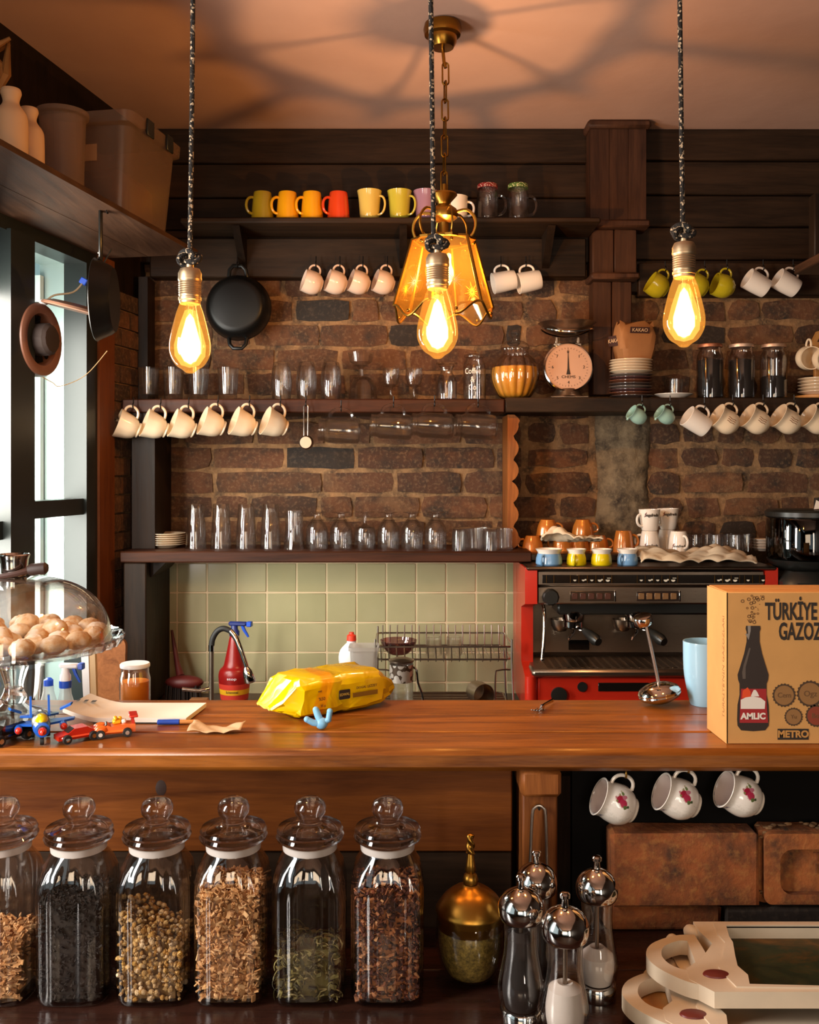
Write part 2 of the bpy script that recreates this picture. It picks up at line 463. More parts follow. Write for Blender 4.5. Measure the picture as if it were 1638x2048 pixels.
for k in range(0, 13):
    yb = 940+49*4-49*k; yt = yb-49
    brs = fixed.get(k)
    if not brs:
        brs = [295-random.choice([0, 60])]
        while brs[-1] < 1000: brs.append(brs[-1]+random.choice([128, 138, 134, 70]))
        brs[-1] = max(brs[-1], 1046)
    for i, (a, c) in enumerate(zip(brs, brs[1:])):
        brick(wx(a+3), wx(c-3), wz(yb-3), wz(yt+4), M['brickdark'] if (k, i) in dark else M['brick'], wb)
    x = 1050
    while x < 1680:                                       # rougher, shorter bricks on the other side of the bracket
        wd = random.choice([128, 74, 66, 132]) if x < 1190 or k > 6 else random.choice([62, 70, 128, 118, 75])
        if k <= 6 and 1190 < x+wd and x < 1290:
            if 1190-x > 30: brick(wx(x+4), wx(1192), wz(yb-5), wz(yt+5), M['brick'], wb, j=.004)
            x = 1292; continue
        brick(wx(x+4), wx(x+wd-5), wz(yb-5+random.uniform(-3, 3)), wz(yt+6), M['brick'] if random.random() > .14 else M['brickdark'], wb, j=.005, b=.009)
        x += wd
# ---- rough cement pier
g = MB(); nx, nz = 14, 34
for j in range(nz+1):
    for i in range(nx+1):
        u, v = i/nx, j/nz
        x = wx(1192 + (1298-1192)*u + 6*math.sin(v*9) * (u-.5)); z = wz(1120-(1120-826)*v)
        y = 3.214-.028*math.sin(PI*min(max(u, 0), 1))**.5+random.uniform(-.005, .005)
        g.v.append((x, y, z))
for j in range(nz):
    for i in range(nx):
        a = j*(nx+1)+i; g.f.append((a, a+1, a+nx+2, a+nx+1))
obj('cement_render', g, M['cement'], wb, fix=False, ang=70)
# ---- sage wall tiles with recessed grout
obj('grout_bed', MB().box(wx(297), wx(1120), 3.19, 3.22, .80, wz(1118)), M['grout'], wb)
tw = 59.3
def tilemesh():
    a = tw/SW/2-.0022
    return MB().box(-a, a, 0, .008, -a, a, .0022).mesh('tile')
for r in range(6):
    for c in range(13):
        o = obj('tile', cached('tile', tilemesh), M['tile'], wb)
        o.location = (wx(299+tw*(c+.5)), 3.1878+random.uniform(-.0006, .0006), wz(1124+tw*(r+.5)))
        o.rotation_euler = (random.uniform(-.006, .006), 0, random.uniform(-.006, .006))
# ---- planks on the upper wall
def plank(x0, x1, y0, y1, z0, z1, parent, mat, b=.003):
    return obj('plank', MB().box(x0, x1, y0, y1, z0, z1, b), mat, parent)
for z0, z1, y in ((2.60, CEIL-.002, 3.165), (2.487, 2.598, 3.172), (2.38, 2.485, 3.176), (2.27, 2.378, 3.175)):
    plank(-.93, .60, y, 3.22, z0, z1, wb, M['darkwood'])
    plank(.70, 1.49, y+.004, 3.22, z0+.012, z1 if z1 > 2.7 else z1+.010, wb, M['darkwood'])
plank(.70, 1.49, 3.17, 3.22, 2.17, 2.275, wb, M['darkwood'])
# ================================================================== wall_left (runs at a slant towards the street) and its window
tv = Vector((.187, 1, 0)).normalized(); nv = Vector((-tv.y, tv.x, 0))
def wl(d, off=0.0, z=0.0): return Vector((-1.494+.187*d, d, z)) + nv*off
def lw_box(g, d0, d1, z0, z1, o0, o1):
    vs = [wl(d, o, z) for d in (d0, d1) for o in (o0, o1) for z in (z0, z1)]
    return g.add(vs, [(0,1,3,2), (4,6,7,5), (0,4,5,1), (2,3,7,6), (0,2,6,4), (1,5,7,3)])
g = MB()
for a in ((2.86, 3.42, 0, CEIL, 0, .14), (-3.1, 1.5, 0, .8, 0, .14), (-3.1, 1.5, 2.35, CEIL, 0, .14), (-3.1, -1.1, .8, 2.35, 0, .14),
          (1.1, 1.5, .8, 2.35, 0, .14), (1.5, 2.86, 0, .62, 0, .14), (1.5, 2.86, 2.225, CEIL, 0, .14), (1.5, 1.62, .62, 2.225, 0, .14)):
    lw_box(g, *a)
wlft = struct('wall_left', g, M['darkwoodz'], smooth=False)
# exposed brick strip between the jamb board and the dark post
for k in range(24):
    z0 = .80+k*.0585
    for a, c in (((2.945, 3.06), (3.066, 3.20)) if k % 2 else ((2.945, 3.00), (3.006, 3.20))):
        if z0 > 2.13: continue
        g = MB(); o1 = -.018-random.uniform(0, .006); lw_box(g, a, c, z0, z0+.052, .01, o1)
        obj('brick', g, M['brick'], wlft)
g = lw_box(MB(), 2.945, 3.2, .8, 2.14, -.010, .02); obj('mortar_bed', g, M['mortar'], wlft)
win = root('window_1')
g = MB()
for a in ((2.797, 2.862, .62, 2.222, -.022, .05), (1.62, 2.80, 2.186, 2.222, -.022, .05), (1.62, 2.80, .62, .70, -.022, .05),
          (2.412, 2.517, .70, 2.19, -.034, .05), (1.62, 1.70, .62, 2.222, -.022, .05)): lw_box(g, *a)
obj('window_frame', g, M['frame'], win, smooth=False)
g = lw_box(lw_box(MB(), 2.51, 2.80, 1.446, 1.493, -.012, .05), 1.70, 2.42, 1.40, 1.447, -.012, .05)
obj('transom_bar', g, M['frame'], win, smooth=False)
g = lw_box(lw_box(MB(), 2.796, 2.815, .66, 2.2, .05, .128), 1.62, 2.80, 2.186, 2.205, .05, .128)
obj('reveal_lining', lw_box(g, 1.62, 2.80, .66, .69, .05, .16), M['reveal'], win, smooth=False)
for a in ((2.517, 2.797), (1.70, 2.412)):
    obj('glass_pane', lw_box(MB(), a[0], a[1], .70, 2.186, .118, .122), M['pane'], win, smooth=False)
# thin bright inner edge of the outer casement
obj('casement_edge', lw_box(MB(), 2.772, 2.79, .70, 2.15, .112, .135), simple('casement_white', '#c8d2cf', .4), win, smooth=False)
# next house seen through the panes
g = lw_box(MB(), 1.0, 5.2, -.1, 4.6, 1.55, 1.7)
def extmat():
    t = NT('yard_render'); b = t.bsdf(rough=.85)
    f = t.noise(t.coords(), 3, 5); cr = t.noise(t.coords((1, 1, .12)), 5, 3, .6, 1.0)
    c = t.ramp(f, [(.3, hexc('#bcd0ce')), (.7, hexc('#cbdcda'))])
    k = t.ramp(cr, [(.495, (0,0,0,1)), (.5, (1,1,1,1)), (.505, (0,0,0,1))])
    t.l(t.mix(t.math('MULTIPLY', k, .35), c, hexc('#8f9b98')), b.inputs['Base Color']); return t.m
wo = struct('wall_outside', g, extmat(), smooth=False)
M['cornice'] = simple('cornice_paint', '#b9c2bf', .7)
for zz, o in ((2.86, .07), (2.93, .11), (3.03, .16), (3.16, .2)):
    obj('cornice_moulding', lw_box(MB(), 1.0, 5.2, zz, zz+.05, 1.55-o, 1.56), M['cornice'], wo, smooth=False)
struct('ground', MB().box(-4.6, -1.3, .4, 6, -.2, -.1), simple('yard_concrete', '#9a9d98', .9))
# jamb board beside the window
tr = struct('trim_1', lw_box(MB(), 2.858, 2.948, .5, 2.222, -.030, .02), M['jamb'], smooth=False)
# ================================================================== boxed pillar on the back wall
pil = root('trim_2')
def pbox(name, x0, x1, y0, y1, z0, z1, m='darkwoodz', b=.003): return obj(name, MB().box(x0, x1, y0, y1, z0, z1, b), M[m], pil)
M['pilwood'] = wood('pillar_wood', '#33211a', '#5a3b2a', 'Z', .5)
for x0, x1 in ((.590, .650), (.652, .712), (.714, .771)): pbox('plank', x0-.0006, x1+.0006, 3.095, 3.22, 2.392, CEIL-.028, 'pilwood', .0008)
pbox('crown_moulding', .578, .785, 3.078, 3.22, CEIL-.028, CEIL-.001, 'pilwood', .008)
pbox('lower_moulding', .575, .783, 3.085, 3.22, 2.366, 2.392, 'pilwood', .006)
for x0, x1 in ((.600, .670), (.672, .745)): pbox('plank', x0, x1, 3.115, 3.22, 2.222, 2.366, 'pilwood')
pbox('lower_moulding', .592, .752, 3.095, 3.22, 2.200, 2.222, 'pilwood', .006)
for x0, x1 in ((.606, .668), (.670, .735)): pbox('plank', x0, x1, 3.14, 3.22, 1.825, 2.200, 'pilwood')

# ================================================================== shelving on the back wall
def hook(parent, p, s=1.0, m='iron'):
    """small screw hook: shank up into the wood, open loop below; p = lowest inner point where a handle hangs"""
    pts = [(0, 0, .030*s)]+[(0, .007*s*math.sin(a), .007*s-.007*s*math.cos(a)) for a in [PI-.2-i*.5 for i in range(9)]]
    pts = [(0, 0, .034*s), (0, 0, .016*s)]+[(0, -.008*s*math.sin(q), .008*s+.008*s*math.cos(q)) for q in [i*PI*1.35/8 for i in range(9)]]
    o = obj('hook', MB().tube(pts, .0019*s, 6), M[m], parent, T(*p)); return o
SH = {}
def shelf(name, label, x0, x1, y0, y1, ztop, th, mat='shelf', boards=1):
    t = thing(name, label, 'shelf', (0, 0, 0))
    dy = (y1-y0)/boards
    for i in range(boards):
        obj('shelf_board', MB().box(x0, x1, y0+dy*i+.0005, y0+dy*(i+1)-.0005, ztop-th, ztop, .004), M[mat], t)
    return t
ZU, ZM, ZL = 2.3706, 1.801, 1.328
su = SH['up'] = shelf('wall_shelf', 'dark top shelf carrying the row of coloured mugs near the ceiling', -.72, .60, 2.98, 3.17, ZU, .018, 'darkwood')
for x in (-.55, -.02, .45):
    obj('bracket', MB().prism([(3.0, ZU-.02), (3.165, ZU-.02), (3.165, ZU-.13), (3.15, ZU-.13)], x-.012, x+.012, Matrix(((0,0,1,0),(1,0,0,0),(0,1,0,0),(0,0,0,1)))), M['darkwoodz'], su)
hb = thing('hook_rail', 'dark wooden hook rail under the top shelf with hanging cups', 'rail')
obj('rail_board', MB().box(-.86, .585, 3.145, 3.205, 2.215, 2.345, .004), M['darkwood'], hb)
hb2 = thing('hook_rail', 'dark wooden hook rail between the boxed pillar and the side wall', 'rail')
obj('rail_board', MB().box(.76, 1.49, 3.15, 3.20, 2.155, 2.265, .004), M['darkwood'], hb2)
sm = SH['mid'] = shelf('wall_shelf', 'middle wall shelf with tumblers and jars and white cups hooked under it', -.905, .30, 2.99, 3.20, ZM, .044)
sr = SH['right'] = shelf('wall_shelf', 'darker wall shelf with kitchen scale, plates and coffee jars', .302, 1.49, 2.985, 3.20, ZM+.004, .046, 'darkwood')
sl = SH['low'] = shelf('wall_shelf', 'brown shelf above the sage tiles lined with upturned glasses', -.885, .374, 2.90, 3.18, ZL, .034)
# carved upright between the two middle shelves
out = []
zt, zb = ZM-.048, ZL+.001
n = 44
for i in range(n+1):
    v = i/n; z = zt+(zb-zt)*v
    out.append((.325+.022*abs(math.sin(v*PI*6))**.7+(.008 if v < .06 or v > .93 else 0), z))
out += [(.312, zb), (.312, zt)]
ub = thing('carved_bracket', 'scalloped wooden upright dividing the brick wall under the middle shelf', 'bracket')
obj('scalloped_board', MB().prism(out, 3.02, 3.19, Matrix(((1,0,0,0),(0,0,1,0),(0,1,0,0),(0,0,0,1)))), M['postwood'], ub, ang=60)
obj('backing_strip', MB().box(.3125, .352, 3.19, 3.203, zb, zt), M['darkwoodz'], ub)
# tall dark post at the window end of the shelves
pt = thing('shelf_post', 'tall dark wooden post at the window end of the shelves', 'post')
obj('post_board', MB().box(-.875, -.805, 2.905, 3.20, .84, 1.293, .004).box(-.875, -.803, 2.995, 3.20, 1.329, ZM-.045).box(-.888, -.858, 3.112, 3.20, ZM+.001, 2.21), M['darkwoodz'], pt)
obj('gusset', MB().prism([(-.804, ZL-.036), (-.755, ZL-.036), (-.804, ZL-.085)], 2.95, 3.15, Matrix(((1,0,0,0),(0,0,1,0),(0,1,0,0),(0,0,0,1)))), M['darkwoodz'], pt)
# high storage shelf along the window wall
hs = thing('high_shelf', 'long brown storage shelf above the window carrying plastic tubs', 'shelf')
g = MB()
def hs_box(g, d0, d1, o0, o1, z0, z1): return lw_box(g, d0, d1, z0, z1, o0, o1)
for o0, o1 in ((-.318, -.165), (-.163, -.001)): obj('shelf_board', hs_box(MB(), .6, 2.9, o0, o1, 2.222, 2.234), M['darkwoody'], hs, smooth=False)
obj('edge_strip', hs_box(MB(), .6, 2.9, -.324, -.3185, 2.2215, 2.2345), M['darkwoody'], hs, smooth=False)
# corner of a second high shelf on the opposite wall
h2 = thing('corner_shelf', 'brown shelf end high on the side wall past the yellow cups', 'shelf')
obj('shelf_board', MB().box(1.06, 1.498, 1.2, 2.62, 2.115, 2.14, .003), M['darkwoody'], h2)
obj('back_board', MB().box(1.10, 1.498, 2.58, 2.62, 2.14, 2.33, .003), M['darkwoodz'], h2)
# ================================================================== kitchen worktop under the tiles
wt = thing('kitchen_worktop', 'dark kitchen worktop along the tiled wall holding the dish rack', 'worktop')
obj('worktop_slab', MB().box(-.87, 1.49, 2.52, 3.183, .795, .83, .004), simple('worktop_stone', '#4a342a', .35), wt)
for i in range(4):
    d = obj('cabinet_door', MB().box(-.86+i*.585, -.86+i*.585+.578, 2.57, 2.60, .06, .793, .004), M['darkwoodz'], wt)
    obj('handle', MB().tube([(-.35+i*.585, 2.57, .70), (-.35+i*.585, 2.55, .69), (-.35+i*.585, 2.55, .60), (-.35+i*.585, 2.57, .59)], .005, 6), M['steel'], d)
obj('carcass', MB().box(-.865, 1.485, 2.60, 3.18, .0, .794), M['darkwood'], wt)
# ================================================================== bar counter
ZC = 1.14
bc = thing('bar_counter', 'long varnished pine bar counter crossing the picture', 'counter')
for y0, y1 in ((1.484, 1.588), (1.589, 1.698), (1.699, 1.806)):
    g = MB(); g.box(-1.15, 1.40, y0, y1, ZC-.036, ZC, .009 if y0 < 1.5 else .0022)
    obj('countertop_plank', g, M['counter'], bc)
obj('apron_board', MB().box(-1.14, .168, 1.555, 1.580, .952, ZC-.037, .002), M['panel'], bc)
obj('apron_board', MB().box(-1.14, .168, 1.560, 1.585, .80, .9505, .002), M['darkwood'], bc)
kn = obj('wood_knot', MB().lathe([(0,.0012),(.006,.0010),(.0105,.0003),(.0105,-.001),(0,-.001)], 18, T(X(322, 1.555), 1.555, Z(1576, 1.555)) @ RX(90) @ Matrix.Diagonal((.85,1.25,1,1))), simple('knot_wood', '#2c140a', .6), bc)
obj('back_panel', MB().box(.27, 1.38, 1.577, 1.595, .06, ZC-.037), M['blackmatte'], bc)  # black sheet close behind the bricks, its colour stands for the hollow's shade
obj('back_panel', MB().box(-1.14, .27, 1.765, 1.785, .06, ZC-.037), M['darkwood'], bc)
obj('post', MB().box(.115, .176, 1.590, 1.640, .06, ZC-.037, .003), M['darkwoodz'], bc)
g = MB().box(.180, .236, 1.515, 1.60, .83, 1.06, .003); obj('post', g, M['postwood'], bc)
obj('corbel', MB().box(.176, .240, 1.497, 1.60, 1.06, ZC-.037, .006), M['postwood'], bc)
obj('inner_shelf', MB().box(-1.10, 1.0, 1.787, 2.12, 1.000, 1.022, .003), M['darkwood'], bc)
# loose fire bricks stacked under the counter
def bigbrick(x0, x1, z0, z1, y0, mat):
    g = MB().box(x0, x1, y0, 1.575, z0, z1, .004)
    g.v = [(x+random.uniform(-.002, .002), y+random.uniform(-.002, .002), z+random.uniform(-.002, .002)) for x, y, z in g.v]
    return obj('brick', g, mat, bc, ang=25)
bigbrick(.326, .562, .873, .992, 1.53, M['brickbig']); bigbrick(.570, .80, .872, .994, 1.545, M['brickbig'])
bigbrick(.315, .505, .832, .869, 1.54, M['brickbig']); bigbrick(.512, .80, .832, .868, 1.535, M['brickdark'])
bigbrick(.81, 1.05, .873, .99, 1.53, M['brickbig']); bigbrick(.81, 1.05, .832, .868, 1.53, M['brickbig'])
# frog (stamped recess rim) of the second brick with its worn letters
def rr(x0, x1, z0, z1, r, n=5):
    o = []
    for cx_, cz_, a0 in ((x1-r, z1-r, 0), (x0+r, z1-r, 90), (x0+r, z0+r, 180), (x1-r, z0+r, 270)): o += arc(cx_, cz_, r, a0, a0+90, n)
    return o
XZ = Matrix(((1,0,0,0),(0,0,1,0),(0,1,0,0),(0,0,0,1)))
obj('frog_rim', MB().ring(rr(.573, .797, .876, .990, .012), rr(.598, .775, .892, .965, .02), 1.532, 1.548, XZ), M['brickbig'], bc, ang=25)
for s, z in (('TUREO', .948), ('INOUE', .929), ('ECO', .909)):
    obj('stamped_letters', text_mb(s, .021, .0012), M['brickbig'], bc, T(.69, 1.5435, z))
g = MB()
for i in range(46):
    a = random.random(); x = .572+.226*a if i < 30 else .574+random.uniform(0, .012); z = .993+.012*math.sin(PI*min(1, a*1.2))*random.random() if i < 30 else random.uniform(.876, .99)
    g.ball((x, 1.548+random.uniform(0, .015) if i < 30 else 1.5445, z), (random.uniform(.003, .008), random.uniform(.002, .004), random.uniform(.0012, .0035)), 7, 5)
obj('mortar_crumbs', g, M['mortar'], bc, kind='stuff')
lg = thing('lower_ledge', 'dark polished ledge in front of the counter holding tea jars', 'ledge')
M['ledge'] = wood('ledge_wood', '#1c100c', '#3a2018', 'X', .28, 1.0, .15, .4)
for y0, y1 in ((1.08, 1.27), (1.271, 1.42), (1.421, 1.553)): obj('ledge_plank', MB().box(-1.18, 1.40, y0, y1, .80, .829, .002), M['ledge'], lg)
for x in (-1.1, 0, 1.2): obj('support', MB().box(x-.03, x+.03, 1.12, 1.50, 0, .799), M['darkwoodz'], lg)
obj('front_panel', MB().box(-1.16, 1.38, 1.56, 1.572, 0, .799), M['darkwoodz'], bc)
# ================================================================== pendant bulbs
ORD = ['first', 'second', 'third', 'fourth', 'fifth', 'sixth', 'seventh', 'eighth', 'ninth']
def cordmat():
    t = NT('braided_cord'); b = t.bsdf(rough=.85)
    v = t.coords((1, 1, 1)); ck = t.n('ShaderNodeTexVoronoi'); ck.inputs['Scale'].default_value = 330
    t.l(v, ck.inputs['Vector'])
    t.l(t.ramp(ck.outputs['Color'], [(.0, hexc('#120f0d')), (.72, hexc('#1d1815')), (.78, hexc('#b09a80')), (1, hexc('#c8b090'))]), b.inputs['Base Color'])
    t.bump(ck.outputs['Distance'], b, .5, .002); return t.m
M['cord'] = cordmat()
def bulbmat():
    t = NT('amber_bulb_glass'); lw = t.n('ShaderNodeLayerWeight', i_Blend=.5)
    tr = t.n('ShaderNodeBsdfTransparent'); tr.inputs[0].default_value = (1, .78, .42, 1)
    gl = t.n('ShaderNodeBsdfGlossy'); gl.inputs['Roughness'].default_value = .03
    mx = t.n('ShaderNodeMixShader'); t.l(t.math('ADD', t.math('MULTIPLY', t.math('POWER', lw.outputs['Facing'], 4), .5), .05), mx.inputs[0])
    t.l(tr.outputs[0], mx.inputs[1]); t.l(gl.outputs[0], mx.inputs[2])
    em = t.n('ShaderNodeEmission'); em.inputs[0].default_value = (1, .42, .07, 1); em.inputs[1].default_value = .32
    ad = t.n('ShaderNodeAddShader'); t.l(mx.outputs[0], ad.inputs[0]); t.l(em.outputs[0], ad.inputs[1]); t.l(ad.outputs[0], t.out.inputs[0])
    return t.m
M['bulb'] = bulbmat()
M['filament'] = emitmat('filament_glow', (1.0, .62, .22), 42)
def glowmat(nm='bulb_core_glow', s=5.0):
    t = NT(nm); em = t.n('ShaderNodeEmission'); em.inputs[0].default_value = (1, .62, .20, 1)
    em.inputs[1].default_value = s; tr = t.n('ShaderNodeBsdfTransparent'); ad = t.n('ShaderNodeAddShader')
    t.l(em.outputs[0], ad.inputs[0]); t.l(tr.outputs[0], ad.inputs[1]); t.l(ad.outputs[0], t.out.inputs[0]); return t.m
M['glow'] = glowmat()
M['glowsoft'] = glowmat('bulb_soft_glow', .42)
DB = 1.483; SB = F/DB
def pendant(px, py_tip, wob, label):
    """tip of the glass at (px, py_tip); heights measured upward from the tip"""
    p = P(px, py_tip, DB); k = 1/SB
    t = thing('pendant_bulb', label, 'pendant lamp', p, group='bare pendant bulbs over the counter')
    gp = [(0, 0), (.006, .001), (.012, .006), (.022, .013), (.0300, .027), (.0322, .040), (.0308, .055), (.0255, .078), (.0205, .096), (.0165, .107), (.0155, .112)]
    obj('glass_bulb', MB().lathe(smoothprof(gp, 3), 32), M['bulb'], t)
    # squirrel-cage filament: zigzag of thin glowing strands
    g = MB()
    for i in range(7):
        a = 2*PI*i/7; b = 2*PI*(i+.5)/7
        g.tube([(.0050*math.cos(a), .0050*math.sin(a), .082), (.0125*math.cos(a), .0125*math.sin(a), .030), (.0105*math.cos(b), .0105*math.sin(b), .026), (.0050*math.cos(b), .0050*math.sin(b), .080)], .0011, 5)
    obj('filament', g, M['filament'], t)
    obj('glow', MB().lathe([(0, .016), (.009, .019), (.0165, .032), (.0165, .048), (.011, .068), (.006, .086), (0, .094)], 16), M['glow'], t)  # added shells inside the glass, filament glare put in as emission
    obj('glow', MB().lathe([(0, .009), (.014, .013), (.0235, .027), (.0245, .044), (.019, .066), (.0125, .086), (.008, .098), (0, .101)], 20), M['glowsoft'], t)
    obj('stem', MB().lathe([(0, .070), (.004, .071), (.0035, .090), (.006, .108), (0, .109)], 10), M['glass'], t)
    sk = [(0, .108), (.0150, .108), (.0165, .110), (.0165, .113), (.0178, .114), (.0178, .118), (.0165, .119)]
    for i in range(7): sk += [(.0168, .121+i*.0035), (.0178, .1228+i*.0035)]
    sk += [(.0185, .146), (.0185, .1465), (.0180, .150), (.0182, .156), (.0150, .163), (.006, .1655), (.006, .170), (0, .170)]
    obj('socket', MB().lathe(sk, 28), M['socket'], t)
    g = MB()
    kn = [(.0130*math.cos(2*q)*(1+.35*math.cos(3*q))-.002, .006*math.sin(3*q), .180+.0085*math.sin(2*q)*(1+.35*math.cos(3*q))) for q in [2*PI*i/40 for i in range(40)]]
    g.tube(kn, .0043, 8, True); obj('knot', g, M['cord'], t)
    pts = [(.0, 0, .168), (.001, 0, .185)]
    H = CEIL-.004-p.z
    for i in range(26):
        z = .19+(H-.19)*(i/25)
        pts.append((wob(z)*1.0, 0, z))
    obj('cord', MB().tube(pts, .0038, 8), M['cord'], t)
    obj('ceiling_rose', MB().lathe([(0, H-.03), (.02, H-.028), (.045, H-.006), (.045, H), (0, H)], 20, T(wob(H), 0, 0)), M['brassdark'], t)
    l = bpy.data.lights.new('bulb_light', 'POINT'); l.energy = PENDANT_W; l.color = WARM; l.shadow_soft_size = .016
    lo = bpy.data.objects.new('bulb_light', l); COL.objects.link(lo); lo.parent = t; lo.location = (0, 0, .045)
    return t
pendant(380, 747, lambda z: .004*math.sin((z-.19)*3)*1.2, 'bare amber filament bulb hanging nearest the window')
pendant(875, 718, lambda z: -.006-(z-.19)*.012, 'bare amber filament bulb hanging before the brass lantern')
pendant(1368, 695, lambda z: -.002-(z-.19)*.013, 'bare amber filament bulb hanging before the yellow cups')

# ================================================================== brass and amber glass lantern
DL = 2.42; SLn = F/DL
def lantern():
    x0 = X(888, DL); zc = lambda py: Z(py, DL)
    t = thing('lantern', 'brass ceiling lantern with six etched amber glass panels on a chain', 'lantern', (x0, DL, 0))
    ca = X(885, DL)-x0
    c = [(0, CEIL-.066), (.028, CEIL-.064), (.036, CEIL-.050), (.037, CEIL-.036), (.046, CEIL-.032), (.049, CEIL-.018), (.046, CEIL-.004), (.040, CEIL-.001), (0, CEIL-.001)]
    obj('canopy', MB().lathe(c, 28, T(ca, 0, 0)), M['brassdark'], t)
    ztop = zc(378)
    obj('hook', MB().tube([(ca, 0, CEIL-.06), (ca+.004, 0, CEIL-.10), (ca+.008, 0, CEIL-.115)], .0045, 8), M['brassdark'], t)
    z = CEIL-.105; i = 0; x = ca+.008
    pitch = (z-ztop+.004)/7; L = pitch+.010
    while i < 7:
        ln = [(.0085*math.cos(q), 0, -L/2+ (L/2-.0085)*(1 if math.sin(q) > 0 else -1)+.0085*math.sin(q)+.0) for q in [2*PI*k/18 for k in range(18)]]
        xm = x+(0-x)*(i+.5)/7
        obj('chain_link', MB().tube(ln, .0023, 6, True), M['brassdark'], t, T(xm, 0, z-pitch*i+.003) @ RZ(90*(i % 2)+15))
        i += 1
    # crown castings
    cr = [(0, ztop+.014), (.006, ztop+.012), (.007, ztop-.004), (.033, ztop-.012), (.034, ztop-.016), (.018, ztop-.034), (.016, ztop-.040), (.032, ztop-.052), (.036, ztop-.062), (.034, ztop-.074), (.022, ztop-.082),
          (.012, ztop-.086), (.0115, ztop-.125), (.014, ztop-.130), (0, ztop-.130)]
    obj('crown', MB().lathe(cr, 28), M['brass'], t)
    zt, zb, zp = zc(482), zc(614), zc(645)                 # panel top, side corners, lowest point of the scallop
    Rt, Rb = .082, .130
    for k in range(6):
        a = math.radians(12+60*k)
        px_, py_ = math.sin(a), -math.cos(a)
        loop = [(.034, ztop-.060), (.060, ztop-.058), (.079, ztop-.076), (.083, ztop-.100), (.074, ztop-.122), (.060, zt+.003)]
        loop = smoothprof(loop, 3)
        obj('scroll_arm', MB().tube([(r*px_, r*py_, z) for r, z in loop], .0040, 6, flat=.55), M['brass'], t)
    def corner(a, R, z): return Vector((R*math.sin(a), -R*math.cos(a), z))
    for k in range(6):
        am = math.radians(12+60*k); a0, a1 = am-PI/6, am+PI/6
        A, B = corner(a0, Rt, zt), corner(a1, Rt, zt); C, D = corner(a1, Rb, zb), corner(a0, Rb, zb)
        down = ((C+D)/2-(A+B)/2).normalized()
        n = (B-A).cross(down).normalized()
        if n.dot(Vector((math.sin(am), -math.cos(am), 0))) < 0: n = -n
        bot = []
        for i in range(13):
            u = i/12; q = abs(2*u-1)
            bot.append(D.lerp(C, u)+down*(.036*(3*(1-q)**2-2*(1-q)**3)-.004*math.sin(PI*q)*q))
        out = [A, B]+bot[::-1]
        inset = [p+(((A+B+C+D)/4)-p)*.03 for p in out]
        m = len(inset); g = MB()
        g.v = [tuple(p-n*.0015) for p in inset]+[tuple(p+n*.0015) for p in inset]
        g.f = [tuple(range(m))[::-1], tuple(range(m, 2*m))]+[(i, (i+1) % m, m+(i+1) % m, m+i) for i in range(m)]
        pn = obj('glass_panel', g, M['amber'], t, smooth=False)
        ctr = (A+B+C+D)/4+down*.035; s = MB(); ux = (B-A).normalized()
        for i in range(16):
            an = 2*PI*i/16; L = .030 if i % 2 == 0 else .018
            dr = ux*math.cos(an)+down*math.sin(an); pr = ux*-math.sin(an)+down*math.cos(an)
            b0 = ctr+n*.0024
            s.add([b0+pr*.0009+dr*.002, b0-pr*.0009+dr*.002, b0+dr*L], [(0, 1, 2)])
        obj('etched_star', s, cached('etch', lambda: simple('etched_glass', '#e8cf9a', .5)), pn, smooth=False, fix=False)
        g = MB().tube([A, B], .0038, 6).tube([A, D], .0046, 6).tube(bot, .0032, 6)
        obj('panel_frame', g, M['brass'], t)
        for e in ((A+B)/2+down*.012, (C+D)/2+down*.024): obj('clip', MB().ball(e+n*.004, .0045, 8, 5), M['brassdark'], t)
    obj('top_plate', MB().lathe([(.076,zt+.003),(.084,zt+.003),(.084,zt-.003),(.076,zt-.003),(.076,zt+.003)], 6, RZ(-78)), M['brass'], t)
    # lit candle bulb inside
    zl = zc(545)
    obj('lamp_holder', MB().lathe([(0, zt), (.011, zt-.001), (.013, zt-.035), (0, zt-.036)], 14), M['brassdark'], t)
    obj('candle_bulb', MB().lathe(smoothprof([(0, zl-.034), (.008, zl-.030), (.016, zl-.010), (.0165, zl+.004), (.011, zl+.022), (.010, zt-.034), (0, zt-.033)], 3), 18, T(.008, 0, 0)), glowmat('lit_bulb', 7.0), t)
    for dx, dy in ((.0, .0),):
        l = bpy.data.lights.new('lantern_light', 'POINT'); l.energy = LANTERN_W; l.color = (1, .56, .24); l.shadow_soft_size = .006
        lo = bpy.data.objects.new('lantern_light', l); COL.objects.link(lo); lo.parent = t; lo.location = (dx+.008, dy, zl-.008)
    return t
lantern()

